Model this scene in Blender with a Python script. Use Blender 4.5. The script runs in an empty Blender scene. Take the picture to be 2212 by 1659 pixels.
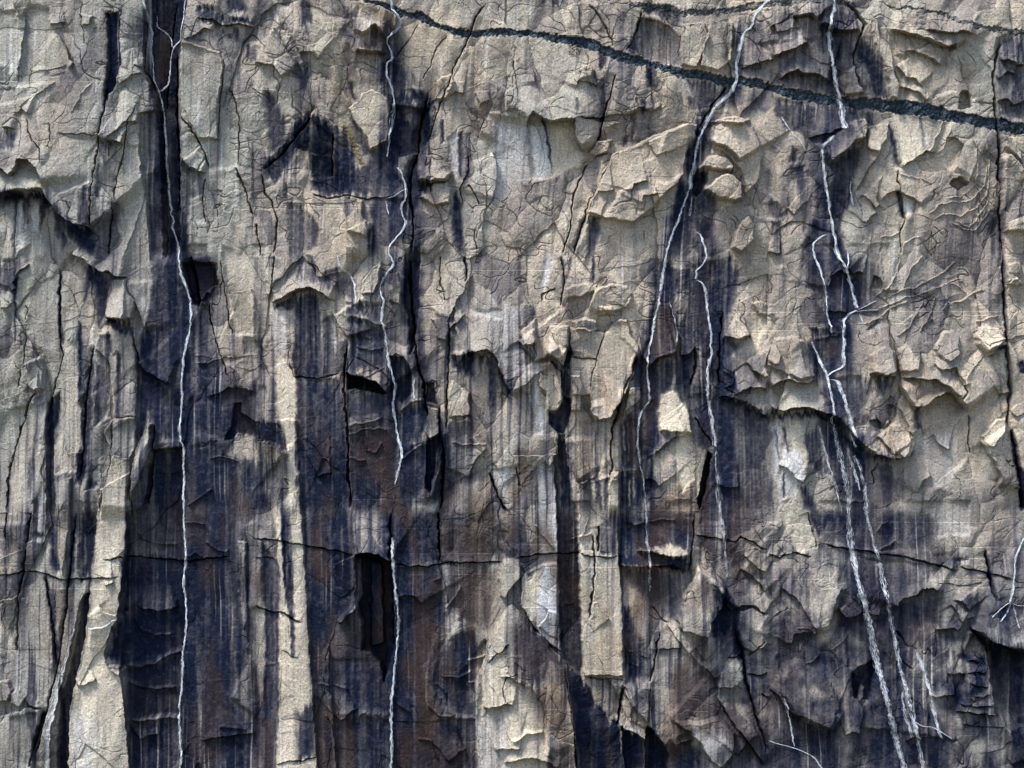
import bpy, math, random
import numpy as np

# light, exposure, relief and rock colours
SUN_EL_DEG, SUN_AZ_DEG = 58, 50
SKY, SUN, SUN_ANGLE, EXPOSURE = .125, 3.0, 17, 1.36
GRID = 0.58
RELIEF = 1.65
AMP1, AMP2, AMP3, AMPS = 1.2, .32, .2, 2.4
C_COOL, C_WARM, C_LICHEN, C_UMBER = (.295, .295, .265), (.425, .362, .288), (.26, .24, .205), (.215, .18, .15)
C_CLEAN, C_PALE, C_BROWN, C_RUST = (.52, .462, .37), (.60, .62, .66), (.15, .10, .065), (.050, .031, .021)
C_FILM = (.125, .118, .128)
C_WET_SHADE, C_WET_SHADE2, C_DIKE, C_DIKE2 = (.003, .0065, .019), (.009, .0145, .034), (.014, .024, .038), (.065, .085, .108)

# ---------------------------------------------------------------- camera, sky, sun, exposure
PX = 0.125                    # metres per picture unit on the rock wall (the wall is planned on a 1024 x 768 grid)
CAM_Z, CAM_D = 70.0, 320.0
scene = bpy.context.scene
COL = scene.collection
cam_data = bpy.data.cameras.new("camera")
cam_data.lens = 36.0 * CAM_D / (1024 * PX)
cam_data.clip_start, cam_data.clip_end = 1.0, 5000.0
cam = bpy.data.objects.new("camera", cam_data)
cam.location = (0, -CAM_D, CAM_Z)
cam.rotation_euler = (math.radians(90), 0, 0)
COL.objects.link(cam)
scene.camera = cam

SUN_EL, SUN_AZ = math.radians(SUN_EL_DEG), math.radians(SUN_AZ_DEG)     # azimuth measured from straight at the wall, towards the left
sun_dir = (-math.sin(SUN_AZ) * math.cos(SUN_EL), -math.cos(SUN_AZ) * math.cos(SUN_EL), math.sin(SUN_EL))
world = bpy.data.worlds.new("World")
scene.world = world
world.use_nodes = True
wn = world.node_tree
sky = wn.nodes.new('ShaderNodeTexSky')
sky.sky_type = 'NISHITA'
sky.sun_disc = False
sky.sun_elevation = SUN_EL
sky.sun_rotation = math.atan2(sun_dir[0], sun_dir[1])
sky.dust_density = 1.5
wn.links.new(sky.outputs[0], wn.nodes['Background'].inputs[0])
wn.nodes['Background'].inputs[1].default_value = SKY
sd = bpy.data.lights.new("sun", 'SUN')
sd.energy = SUN
sd.angle = math.radians(SUN_ANGLE)
sd.color = (1.0, 0.95, 0.87)
so = bpy.data.objects.new("sun", sd)
from mathutils import Vector
so.rotation_euler = Vector(sun_dir).to_track_quat('Z', 'Y').to_euler()
so.location = (-80, -150, 250)
COL.objects.link(so)
scene.view_settings.view_transform = 'Standard'
scene.view_settings.look = 'None'
scene.view_settings.exposure = EXPOSURE
scene.view_settings.gamma = 1.0

# ---------------------------------------------------------------- noise
f32 = np.float32
def hsh(ix, iy, s):
    h = (ix.astype(np.uint32) * np.uint32(374761393)) ^ (iy.astype(np.uint32) * np.uint32(668265263)) ^ np.uint32((s * 2246822519) & 0xffffffff)
    h = (h ^ (h >> np.uint32(13))) * np.uint32(1274126177)
    h = (h ^ (h >> np.uint32(16))) * np.uint32(2654435761)
    return h ^ (h >> np.uint32(15))
def rnd(ix, iy, s):
    return hsh(ix, iy, s).astype(f32) * f32(1 / 4294967296.0)
def noise(x, y, s):                                    # gradient noise, about -1..1
    x0 = np.floor(x); y0 = np.floor(y)
    fx = (x - x0).astype(f32); fy = (y - y0).astype(f32)
    ix = x0.astype(np.int32); iy = y0.astype(np.int32)
    u = fx * fx * fx * (fx * (fx * 6 - 15) + 10); v = fy * fy * fy * (fy * (fy * 6 - 15) + 10)
    def g(dx, dy):
        a = rnd(ix + dx, iy + dy, s) * f32(6.2831853)
        return np.cos(a) * (fx - dx) + np.sin(a) * (fy - dy)
    a = g(0, 0); b = g(1, 0); c = g(0, 1); d = g(1, 1)
    return f32(1.5) * ((a + (b - a) * u) * (1 - v) + (c + (d - c) * u) * v)
def fbm(x, y, s, o=4, gain=0.5):
    r = 0; a = 1.0
    for k in range(o):
        r = r + f32(a) * noise(x, y, s + k * 17); x = x * 2.03 + 5.1; y = y * 2.03 + 9.7; a *= gain
    return r
def sstep(a, b, x):
    t = np.clip((x - a) / (b - a), 0, 1); return t * t * (3 - 2 * t)
def facets(x, y, s, tilt):                             # broken plates: a random level and slope per cell, steps at the borders
    ix = np.floor(x).astype(np.int32); iy = np.floor(y).astype(np.int32)
    best = np.full(x.shape, 9.0, f32); sec = np.full(x.shape, 9.0, f32); val = np.zeros(x.shape, f32); cid = np.zeros(x.shape, f32)
    for dx in (-1, 0, 1):
        for dy in (-1, 0, 1):
            cx = ix + dx; cy = iy + dy
            px = (x - (cx + rnd(cx, cy, s))).astype(f32); py = (y - (cy + rnd(cx, cy, s + 1))).astype(f32)
            d = px * px + py * py
            hv = rnd(cx, cy, s + 2) * 2 - 1 + f32(tilt) * ((rnd(cx, cy, s + 3) * 2 - 1) * px + (rnd(cx, cy, s + 4) * 2 - 1) * py)
            m = d < best
            sec = np.where(m, best, np.minimum(sec, d)); val = np.where(m, hv, val); cid = np.where(m, rnd(cx, cy, s + 5), cid); best = np.where(m, d, best)
    return val, np.sqrt(sec) - np.sqrt(best), cid

# ---------------------------------------------------------------- the wall grid, in picture units
ST = GRID
def axis(a, b, lo, hi):
    c = list(np.arange(a, b, ST)); s = ST; v = c[0]; pre = []
    while v > lo:
        s = min(s * 1.25, 14); v -= s; pre.append(v)
    s = ST; v = c[-1]; post = []
    while v < hi:
        s = min(s * 1.25, 14); v += s; post.append(v)
    return np.array(pre[::-1] + c + post, f32)
xs = axis(-40, 1064, -700, 1724)
ys = axis(-36, 804, -230, 960)
NX, NY = len(xs), len(ys)
X, Y = np.meshgrid(xs, ys)
X = X.astype(f32); Y = Y.astype(f32)
wa = noise(X / 9, Y / 9, 11); wb = noise(X / 9, Y / 9, 12)
wc = noise(X / 3.1, Y / 3.6, 13); wd = noise(X / 3.1, Y / 3.6, 14)
XW = X + f32(1.3) * wa + f32(.55) * wc
YW = Y + f32(1.3) * wb + f32(.55) * wd
U = 256 / 1659.0
def pts_of(txt, ti, tj, grow=0):
    out = []
    q = [tuple(map(float, t.split(','))) for t in txt.split() if ',' in t and '.' not in t]
    over = any(a < 0 for a, b in q), any(b < 0 for a, b in q)       # drawn across the tile border by itself
    for a, b in q:
            if grow:                                   # what the frame or a tile cuts off goes on beyond it
                if a == 0 and not over[0]: a = -300 if ti == 0 else -70
                if a == 1659: a = 1950 if ti == 3 else 1729
                if b == 0 and not over[1]: b = -300 if tj == 0 else -70
                if b == 1659: b = 1950 if tj == 2 else 1729
            out.append((256 * ti + float(a) * U, 256 * tj + float(b) * U))
    return np.array(out, f32)
def chain(txt):
    out = []; ti = tj = 0
    for t in txt.replace('|', '| ').split():
        if t.endswith('|'): ti, tj = map(int, t[:-1].split(','))
        else:
            a, b = t.split(','); out.append((256 * ti + float(a) * U, 256 * tj + float(b) * U))
    return np.array(out, f32)
def border_fade(txt, ti, tj, x, y, r=9.0):             # outlines meeting at a tile border run into each other softly
    q = [tuple(map(float, t.split(','))) for t in txt.split() if ',' in t and '.' not in t]
    f = 1.0
    if tj > 0 and any(b == 0 for a, b in q) and min(b for a, b in q) >= 0: f = f * sstep(256 * tj - r, 256 * tj + r, y)
    if tj < 2 and any(b == 1659 for a, b in q): f = f * sstep(256 * tj + 256 + r, 256 * tj + 256 - r, y)
    if ti > 0 and any(a == 0 for a, b in q) and min(a for a, b in q) >= 0: f = f * sstep(256 * ti - r, 256 * ti + r, x)
    if ti < 3 and any(a == 1659 for a, b in q): f = f * sstep(256 * ti + 256 + r, 256 * ti + 256 - r, x)
    return f
def window(P, pad):
    i0, i1 = np.searchsorted(ys, [P[:, 1].min() - pad, P[:, 1].max() + pad])
    j0, j1 = np.searchsorted(xs, [P[:, 0].min() - pad, P[:, 0].max() + pad])
    return slice(max(i0 - 1, 0), i1 + 1), slice(max(j0 - 1, 0), j1 + 1)
def seg_dist(P, x, y, closed=False):                   # distance, side (+ = left hand as seen), share of the length
    n = len(P); best = np.full(x.shape, 1e9, f32); side = np.zeros(x.shape, f32); tt = np.zeros(x.shape, f32)
    L = np.hypot(*(P[1:] - P[:-1]).T); tot = max(L.sum(), 1e-3); acc = 0
    for k in range(n if closed else n - 1):
        a = P[k]; b = P[(k + 1) % n]; d = b - a; l2 = float(d @ d) + 1e-6
        px = x - a[0]; py = y - a[1]
        t = np.clip((px * d[0] + py * d[1]) / l2, 0, 1)
        q = (px - t * d[0]) ** 2 + (py - t * d[1]) ** 2
        m = q < best; best = np.where(m, q, best)
        if not closed:
            side = np.where(m, np.sign(py * -d[0] + px * d[1]), side)
            tt = np.where(m, (acc + t * L[k]) / tot, tt); acc += L[k]
    return np.sqrt(best), side, tt
def inside(P, x, y):
    r = np.zeros(x.shape, bool); n = len(P)
    for k in range(n):
        a = P[k]; b = P[(k + 1) % n]
        if a[1] == b[1]: continue
        c = ((a[1] > y) != (b[1] > y)) & (x < (b[0] - a[0]) * (y - a[1]) / (b[1] - a[1]) + a[0])
        r ^= c
    return r
def soft_poly(P, x, y, s):
    d, _, _ = seg_dist(P, x, y, True)
    d = np.where(inside(P, x, y), d, -d)
    return sstep(-s, s, d)

# traced shapes: tile of 256 units, then kind, strength, width and the outline in tile steps
FEATURES = """
@0 0
K .8 4: 930,60 1000,0 1260,0 1190,180 1160,330 1150,700 1170,1000 1190,1659 1075,1659 1060,1100 1045,800 1010,640 1000,560 940,500 925,300
K .55 2: 900,740 980,660 1045,800 1060,1100 1075,1659 970,1659 950,1300 920,1100
B .7 4: 1000,200 1080,200 1090,330 1050,560 1000,520
B .5 2: 1130,400 1155,400 1165,900 1140,900
P -14 6: 935,0 1250,0 1170,300 1160,1659 1060,1659 1040,900 1000,640 985,560 940,480
P -6 2: 895,740 1050,700 1070,1659 970,1659 950,1300 920,1100
C 2 12: 1130,0 1100,260 1080,500 1060,700
C 2.5 14: 1140,330 1130,700 1150,1100 1165,1659
C 2 10: 940,100 930,450 985,540 1000,620
K .9 2: 690,80 775,90 780,220 775,330 790,420 750,540 700,660 650,860 665,780 685,560 705,400 700,200
P -4 2: 690,80 775,90 780,220 775,330 790,420 750,540 700,660 685,560 705,400 700,200
C 2 8: 700,560 680,720 650,880 640,1000 610,1150 600,1500
B .5 2: 665,60 690,80 705,380 690,560 675,300
L 4 25: 130,560 125,450 155,380 150,310 165,200 170,115 120,95 90,20
L 5 20: 470,470 485,410 455,390 440,320 400,240 345,205
L 4 10: 320,160 380,155 435,135
L 6 30: 115,560 130,680 175,735 220,750
L 6 20: 0,680 20,760 40,840 130,845
L 17 60: -80,1250 0,1255 130,1240 300,1232 330,1290 380,1370 450,1440 590,1478 640,1530
L 8 30: -60,1080 0,1090 50,1110 90,1150 120,1130 150,1045 210,1050 260,1100 290,1150 300,1230
K .8 5: 330,1250 470,1440 600,1480 640,1600 600,1659 520,1600 430,1500 350,1400
K .6 5: 0,1265 300,1245 320,1330 180,1340 0,1330
K .8 1.5: 85,1260 105,1260 105,1640 90,1640
K .8 2: 140,1260 190,1260 185,1450 150,1450
K .85 3: 0,1255 300,1240 380,1370 460,1445 590,1480 590,1530 480,1490 420,1450 340,1330 280,1290 0,1290
K .7 2: 260,1250 300,1250 285,1400 260,1500 250,1400
K .7 4: 330,1300 390,1430 440,1560 400,1640 360,1500
K .7 6: 430,1450 590,1480 610,1600 560,1620 480,1560
W .5 2: 105,1290 140,1290 140,1600 110,1600
W .4 2: 190,1280 245,1290 240,1500 190,1500
K .55 4: 0,850 130,870 125,980 0,1040
K .8 1.5: 640,1050 660,1050 655,1280 630,1280
K .6 2: 550,1220 605,1220 595,1470 535,1455
L 8 25: 650,885 690,910 740,915 810,940
K .5 3: 650,900 740,925 690,1030 640,1030
C 2 8: 740,1300 735,1400 720,1500 710,1659
K .5 3: 740,1260 790,1300 780,1420 740,1500 720,1500
C 1.5 6: 890,690 830,820 815,940 800,1060 760,1160 740,1300
P 5 3: 1170,290 1200,270 1300,310 1430,350 1450,400 1450,480 1420,620 1410,720 1415,900 1290,900 1200,720 1165,500
C 1.2 4: 1455,380 1450,500 1420,700 1415,900
C 1.5 4: 1480,560 1520,640 1550,760 1550,930 1540,1080
C 1.5 8: 1170,750 1220,800 1280,900 1330,1000 1355,1090
L 8 15: 1190,1040 1240,1090 1330,1120
K .5 5: 1190,1040 1250,1090 1320,1130 1320,1250 1240,1300 1210,1659 1180,1659
C 1.5 6: 1330,1150 1310,1300 1330,1450
C 2 6: 1520,1080 1570,1180 1600,1280 1640,1400
K .85 3: 1290,60 1330,50 1430,70 1440,110 1520,130 1659,140 1659,180 1500,160 1440,170 1300,120
K .7 3: 1400,0 1480,0 1600,90 1500,80
K .55 3: 1410,190 1520,220 1500,250 1420,230
K .6 2: 1520,180 1550,200 1555,280 1525,270
K .75 2: 1590,290 1659,320 1659,420 1600,400
L 4 18: 1280,120 1380,130 1450,170 1560,160 1659,190
L 4 18: 1200,260 1280,230 1330,190 1400,210
C 1 2.5: 380,870 500,878 650,880
L 3 20: 600,1210 500,1240 390,1275
C 1 3: 530,0 530,160 550,220 560,300
L 4 15: 540,170 580,165 600,110
R 1.5 2: 600,540 540,620 500,700 470,750
C 1.3 4: 200,780 205,860 240,930 285,970 290,1080
C 1.3 4: 330,800 345,900 330,970
C 1.2 4: 870,420 920,440
L 4 20: 770,560 860,490 930,470
L 4 20: 700,920 820,800 920,790
S 1: 130,120 170,200 160,450 450,450 480,400 400,250 330,170 320,60 200,40
S 1: 0,60 110,80 150,300 130,440 0,360
S 1: 1165,290 1440,350 1450,480 1420,620 1500,900 1540,1080 1360,1100 1280,900 1180,740
S 1: 400,900 640,900 600,1180 400,1270 300,1100
S 1: 820,950 900,950 960,1659 780,1659
@1 0
K .6 4: 0,160 40,150 60,60 40,0 0,0
K .75 3: 280,0 340,20 370,100 380,160 300,160 290,80
K .5 3: 330,170 360,240 350,280 310,220
K .45 6: 540,40 620,60 700,200 660,300 580,280 550,200 560,120
B .6 5: 620,20 760,40 860,80 920,100 920,170 880,230 850,270 840,340 650,330 700,250 780,180
K .4 4: 660,320 780,190 900,150 880,230 850,270 840,340
P 9 4: 620,20 760,40 860,80 920,100 920,170 880,230 850,270 780,180 700,250 640,200 610,100
L 9 30: 640,330 740,340 850,345
W .4 6: 740,80 800,100 790,170 750,140
L 4 20: 640,690 560,590 450,510 380,460
L 4 20: 520,380 470,395 400,400
L 5 25: 420,360 340,320 260,260 180,200 100,180 0,170
L 5 20: 300,440 220,360 160,260 110,190
L 4 18: 620,290 540,270 460,210 380,180 290,180
L 4 20: 900,450 760,480 680,440 560,430 480,420
L 3 16: 860,540 720,530 600,520 540,540
L 5 30: 280,350 300,340 370,350 420,390
P 8 4: 600,710 680,650 700,610 750,595 810,610 850,650 870,720 880,840 850,920 740,980 720,900 660,830
M .5 4: 600,710 680,650 700,610 750,595 810,610 850,650 870,720 880,840 850,920 740,980 720,900 660,830
K .6 2: 610,740 650,780 700,900 740,990 690,1000 640,880
K .6 2: 590,530 630,550 640,620 660,660 620,640
K .8 3: 330,740 400,750 500,840 500,1010 440,1030 340,1000 260,970 300,880
L 8 18: 497,975 440,1010 340,990 250,965
L 4 12: 500,900 430,930 340,920 300,930
K .85 2: 355,1010 500,1020 500,1150 420,1190 360,1160
C 2 8: 500,860 495,980 500,1150
K .7 3: 180,930 260,800 340,750 330,800 270,960 220,1060 150,1170 70,1170 50,1090 100,1030
C 3 10: 380,700 330,800 240,900 180,990 100,1050 40,1100
L 7 25: 390,700 340,760 ... 
K .6 4: 60,600 130,640 200,800 180,940 90,1000 70,800
K .5 4: 260,430 360,450 380,560 420,640 380,700 300,600
K .75 5: 500,830 580,830 640,990 640,1060 720,1200 760,1270 640,1260 480,1280 370,1240 360,1180 500,1150
C 1.2 4: 360,1260 480,1285 600,1265 720,1290 900,1270
K .55 4: 200,1200 190,1290 260,1330 350,1400 420,1500 400,1600 240,1659 210,1500
K .6 5: 640,1080 800,1040 860,1090 960,1200 880,1280 760,1280 720,1200
K .7 4: 760,1290 1000,1290 1010,1420 960,1470 920,1540 860,1600 780,1480 730,1400
C 2 6: 40,1130 60,1250 110,1320 140,1430 130,1550 120,1659
C 2 6: 0,1450 20,1600 30,1659
P 6 3: 600,1270 690,1300 700,1420 740,1450 730,1540 600,1500 590,1400
P 6 3: 590,1500 720,1440 740,1560 720,1659 580,1659
K .7 2: 720,1510 760,1450 840,1570 830,1659 720,1659
C 2.5 10: 1130,580 1100,680 1070,780 1060,900 1040,1040 1010,1100 1000,1250 1020,1400 1020,1500 1010,1659
K .8 3: 880,700 940,740 1000,760 1020,840 1080,760 1130,780 1130,900 1060,980 980,1000 930,1000 870,940 880,860
P -6 3: 870,690 1120,700 1140,900 1050,990 930,1010 870,940
K .8 3: 940,580 1100,600 1110,640 1030,660 930,660
B .7 3: 1060,760 1090,770 1060,960 1020,960
B .6 3: 1130,560 1180,520 1230,540 1160,640 1120,640
C 2 6: 1500,20 1430,100 1380,240 1340,330 1280,440 1250,560 1200,660 1150,800 1120,920
K .5 2: 1500,20 1440,100 1380,240 1350,330 1330,340 1370,240 1430,90
C 1.5 5: 1060,150 990,260 900,380
C 1.5 5: 1240,230 1180,300 1130,430 1080,520
B .5 2: 1220,220 1250,240 1190,310 1170,340
K .5 6: 870,430 980,440 1060,560 960,570 880,560
K .8 3: 980,1080 1050,1000 1060,1180 1150,1190 1140,1240 1050,1250 1060,1330 1020,1400 970,1300 980,1200
P 6 3: 1040,1090 1080,1010 1180,1020 1250,1080 1270,1130 1230,1170 1130,1180 1050,1170
L 7 16: 1050,1180 1150,1190 1230,1175 1270,1130
P 6 3: 1060,1280 1130,1250 1150,1190 1230,1180 1270,1230 1250,1320 1150,1330
W .6 5: 1560,780 1659,790 1659,1250 1540,1280 1560,1100 1540,960
W .5 3: 1250,900 1300,850 1330,1150 1270,1160
K .7 1.5: 1310,870 1340,860 1335,1160 1315,1150
K .7 1.5: 1200,790 1215,800 1225,920 1205,930
K .75 3: 1290,1250 1330,1330 1350,1500 1365,1659 1330,1659 1280,1560 1265,1400
L 5 25: 1525,1310 1555,1200 1560,1050 1530,980
C 1.5 5: 1380,1200 1420,1260 1450,1330
C 1.5 5: 1420,1480 1415,1560 1440,1620
C 1 4: 1480,760 1440,900
L 4 20: 1250,620 1290,600 1350,610
P 6 3: 1180,520 1260,480 1290,540 1230,650 1160,640
P 5 3: 1420,600 1500,600 1520,650 1450,680
L 5 20: 1659,330 1560,360 1460,310 1380,300
L 5 20: 1600,560 1560,640 1500,760 1440,880
P 7 3: 1620,600 1659,540 1659,700 1620,730
C 1.3 5: 1340,1330 1320,1230 1380,1100 1370,1000
P 4 3: 1040,1490 1150,1480 1220,1500 1230,1600 1100,1659 1040,1600
L 6 20: 0,400 60,420 130,440 180,520
@2 0
L 12 30: 85,830 95,790 130,740 180,760 250,795 310,785 412,775 405,870 435,930 495,1005
W .7 4: 100,800 140,760 230,790 250,1130 120,1180 100,1000
M .7 4: 240,800 400,800 400,880 430,960 470,1070 260,1140
K .8 1.2: 195,770 215,780 240,900 255,1040 260,1140 245,1040 222,900
K .45 2: 100,820 115,820 150,1100 130,1170 100,1050
W .6 5: 0,760 90,780 100,1180 0,1190
C 2 9: 670,480 640,620 600,720 575,850 560,930
K .7 2: 575,560 600,560 610,680 590,760 580,900 565,910 570,780
K .7 2: 560,340 610,350 610,440 570,460
K .6 2: 530,470 555,480 550,540 530,530
P 7 3: 640,1010 740,970 880,900 1080,820 1200,805 1180,900 1120,1010 1110,1130 1080,1190 980,1260 880,1380 780,1440 560,1410 490,1380 490,1330 540,1240 590,1120
C 2 8: 650,990 600,1120 540,1250 490,1330 480,1400 430,1540 400,1659
C 2 7: 500,1040 460,1120 420,1220 390,1320 380,1480 340,1600 330,1659
K .6 3: 500,1420 560,1410 570,1500 510,1659 480,1659
K .6 2: 440,1440 480,1400 470,1480 400,1640 390,1640
L 6 12: 490,1395 530,1405 570,1420
L 5 25: 880,920 910,980 930,1030
L 5 15: 770,1250 780,1200 830,1190 880,1180
L 5 15: 830,1330 850,1280 940,1250
L 4 20: 550,1240 600,1245 660,1235
K .7 2: 870,440 940,450 960,560 920,580 880,560
K .6 3: 1110,510 1390,560 1380,620 1300,680 1200,720 1150,720 1130,600
W .6 2: 1110,520 1150,560 1170,630 1140,630
W .5 1.5: 1220,550 1235,560 1240,600
W .5 1.5: 1290,560 1300,560 1305,610
K .6 2: 1160,720 1200,780 1170,800
K .5 2: 840,660 865,670 860,720 830,740
K .6 2: 780,760 800,760 795,920 770,930
K .5 2: 720,900 760,890 750,950 720,950
K .4 3: 820,120 890,130 1010,170 1070,230 1085,300 1080,440 960,410 860,375 750,320 800,230
P -4 2: 820,120 890,130 1010,170 1070,230 1085,300 1080,440 960,410 860,375 750,320 800,230
C 1.5 6: 840,80 810,200 770,280 740,340
C 1.5 5: 500,30 560,100 600,170 640,250 660,310
K .55 3: 850,40 980,40 1090,90 1080,180 1040,180 940,110 870,100
K .4 4: 1090,60 1300,70 1490,40 1480,100 1250,110
K .4 4: 0,0 450,0 350,40 150,30 0,40
C 2 8: 1400,560 1320,660 1250,760 1210,840
K .85 3: 1200,1110 1270,1130 1240,1230 1200,1270 1170,1240 1170,1120
P -8 3: 1200,1110 1270,1130 1240,1230 1200,1270 1170,1240 1170,1120
K .8 3: 1240,760 1290,740 1230,850 1200,900 1190,850
L 8 25: 1280,920 1360,950 1440,1000 1475,1060
P 10 4: 1210,1090 1270,1020 1330,1005 1400,1040 1440,1075 1420,1110 1300,1100
P 12 5: 1240,1240 1330,1150 1390,1125 1440,1140 1480,1200 1490,1290 1440,1310 1330,1290
K .5 4: 1240,1240 1330,1290 1310,1400 1140,1400 1100,1360 1150,1270
C 2 6: 1430,1070 1425,1120
K .8 3: 1200,1420 1310,1410 1290,1550 1240,1560 1220,1500
K .6 4: 1030,1480 1120,1440 1170,1480 1130,1659 1020,1659
K .75 3: 1070,1240 1130,1210 1140,1280 1090,1380 1060,1440 1040,1420
K .45 6: 1490,200 1659,60 1659,520 1480,510 1460,440 1480,330
L 6 20: 1475,450 1540,430 1600,415 1659,400 1700,390
K .4 5: 1430,560 1659,590 1659,740 1480,740 1400,640
K .5 2: 1540,830 1560,840 1640,1200 1659,1300 1659,1200 1600,1000
P 7 3: 1290,800 1360,770 1450,760 1530,790 1480,820 1350,800
P 5 4: 1280,910 1300,810 1420,790 1560,830 1620,1000 1600,1160 1520,1260 1480,1100
P 8 4: 1480,1440 1530,1400 1570,1460 1560,1560 1480,1640 1430,1600 1440,1520
P 5 2: 1100,170 1240,160 1260,240 1220,380 1190,440 1090,430
P 6 2: 1280,150 1420,160 1410,400 1330,470 1220,440 1230,330
C 1.3 5: 1090,230 1080,330 1090,440
L 5 20: 1220,870 1100,900 960,870 ...
L 4 15: 800,570 730,580 660,575
L 4 15: 1100,600 1010,610 930,600 900,580
L 4 18: 430,640 330,640 220,665
L 4 15: 410,580 430,530 520,540 560,570
P 5 4: 460,430 500,425 525,460 520,510 440,520
L 4 18: 1180,810 1060,800 940,830 820,840
L 4 16: 740,760 820,700 900,720 980,680
C 1.2 5: 640,920 620,990 540,1020
P 6 3: 500,990 560,920 640,910 630,980 540,1020
L 4 15: 860,710 840,640 790,620
C 1.2 4: 10,380 20,500 40,600 30,680
L 4 14: 150,560 140,450 20,400
S 1: 640,1010 740,970 880,900 1080,820 1200,805 1180,900 1120,1010 1110,1130 1000,1190 820,1180 700,1250 600,1400 490,1380 540,1240
S 1: 1280,910 1420,790 1560,830 1659,1000 1659,1300 1480,1150 1330,1000
S 1: 830,130 1010,170 1085,300 1080,440 860,375
S 1: 0,760 90,780 480,1000 460,1070 260,1150 0,1190
@3 0
S 1: 800,740 1180,800 1080,1000 850,1060
S 1: 820,380 1140,320 1200,600 1040,640 900,480
S 1: 0,300 400,250 420,520 60,500
K .45 10: 0,60 560,60 600,200 760,460 780,640 400,630 260,595 0,545
L 8 20: 150,115 210,115 270,115 300,150
L 8 20: 310,175 380,180 440,215 510,215 580,205
L 7 20: 0,390 90,350 170,330 250,275
L 7 22: 60,530 110,490 180,465 210,485 310,490 360,525 410,535
L 5 18: 0,200 30,180 50,240
C 2.5 8: 480,20 560,90 620,170 600,220 560,320 540,400 560,500 600,600
K .8 3: 600,260 640,330 690,380 740,500 770,600 780,650 700,640 660,540 640,440 580,400 560,330
P 6 3: 650,120 690,150 710,260 770,300 790,360 800,460 840,560 830,650 780,640 770,540 720,400 680,300
M .5 3: 650,120 690,150 710,260 770,300 790,360 800,460 740,420 680,300
P 6 3: 500,480 540,440 580,520 600,620 500,630
L 8 20: 370,1080 430,1030 500,990 540,930 620,900
P 7 3: 350,960 420,890 540,800 620,770 640,830 620,900 540,930 500,990 380,1070
K .6 5: 60,650 350,690 500,705 640,720 540,800 420,880 350,940 260,930 200,880 120,840 50,760 30,640
L 5 15: 250,900 330,880 400,870 470,830
K .6 5: 400,1060 560,940 620,920 600,1040 540,1160 560,1300 540,1360 430,1390 400,1240 430,1130
K .6 3: 160,960 190,990 180,1060 140,1050
K .5 4: 150,1090 250,1110 300,1300 280,1400 240,1500 200,1300
L 8 25: 770,200 860,220 960,250 1050,280 1140,315 1200,300 1220,340
L 6 20: 1000,205 1100,220 1180,235 1240,210 1330,240
L 6 20: 870,330 930,340 1020,375 1120,430
L 5 20: 820,430 880,500 940,520 990,570
L 5 15: 840,570 900,580 980,620 1030,670
K .6 8: 1480,260 1560,230 1659,240 1659,800 1500,770 1460,600 1460,400
C 3 10: 1510,250 1460,420 1455,520 1470,700 1480,840 1495,960 1490,1080 1510,1250 1510,1450 1525,1659
K .6 2: 1480,840 1505,840 1510,1250 1520,1659 1495,1659 1490,1080
L 6 20: 1490,400 1540,390 1600,425 1659,420
L 5 20: 1480,520 1540,470 1600,480
L 5 20: 1480,660 1540,640 1580,690 1659,640
P -8 2: 1240,590 1300,600 1310,700 1270,710 1220,710
M .8 2: 1305,620 1340,630 1340,650 1310,660
K .6 2: 620,740 670,740 690,830 650,840
K .5 2: 710,730 750,740 750,800 730,800
K .65 2: 780,740 800,830 830,1000 845,1090 810,1090 790,960 770,830
K .65 1.5: 970,760 985,770 1005,900 1015,980 990,970
K .6 1.5: 930,770 945,860 930,860
M .6 5: 830,780 960,780 1000,980 850,1060
M .4 4: 540,820 620,780 640,850 560,900
L 5 18: 850,1090 930,1040 1020,980 1080,1000
R 1.2 3: 1130,780 1100,870 1050,960 1000,1020
R 1.2 3: 1300,860 1340,950 1380,1000 1420,1080 1400,1200 1340,1280 1280,1310 1180,1310 1100,1330 1060,1370 1020,1400
R 1.2 3: 1340,900 1350,1080 1340,1200 1250,1270 1150,1290
R 1.2 3: 1400,900 1430,1060 1420,1250 1350,1350 1250,1400 1130,1390 1060,1430
R 1.2 3: 1430,1290 1350,1420 1300,1480 1200,1430
R 1.2 3: 1440,1350 1340,1500 1250,1480 1180,1440
R 1.2 3: 1180,830 1150,900 1130,960 1060,1020 960,1050
R 1.2 2: 840,1130 900,1150 980,1160 1050,1200
R 1.2 2: 860,1600 920,1550 980,1540
R 1.2 2: 720,1540 800,1530 850,1500
P -6 2: 1175,1190 1190,1160 1240,1160 1290,1190 1230,1225 1190,1215
L 5 14: 1175,1170 1230,1150 1300,1182
L 5 20: 1140,900 1210,890 1260,940 1230,1040 1190,1120
K .8 2: 820,1240 850,1250 890,1380 880,1420 855,1400 835,1320
C 2 6: 830,1090 840,1200 870,1300 880,1430 850,1520 860,1659
L 5 20: 715,1310 760,1260 810,1240 860,1250 940,1290 1000,1350
L 5 20: 600,1260 640,1300 690,1350 720,1320
W .6 2: 880,1300 930,1310 920,1380 880,1420
P 8 4: 1500,1040 1540,1000 1580,1010 1640,1090 1659,1200 1659,1500 1520,1500 1500,1200
P 5 3: 1520,880 1590,890 1630,960 1650,1060 1600,1010 1520,960
K .5 4: 0,1320 60,1320 110,1400 60,1430 0,1400
L 4 18: 120,1350 170,1395
L 5 18: 0,1630 40,1640 80,1640
B .4 4: 600,860 640,880 600,910
B .4 6: 1240,380 1350,400 1340,560 1220,520
K .7 3: 240,1540 300,1560 280,1650 230,1659
K .5 2: 20,1440 80,1450 110,1659 40,1659
K .45 2: 1440,1400 1480,1420 1480,1659 1450,1659
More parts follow.
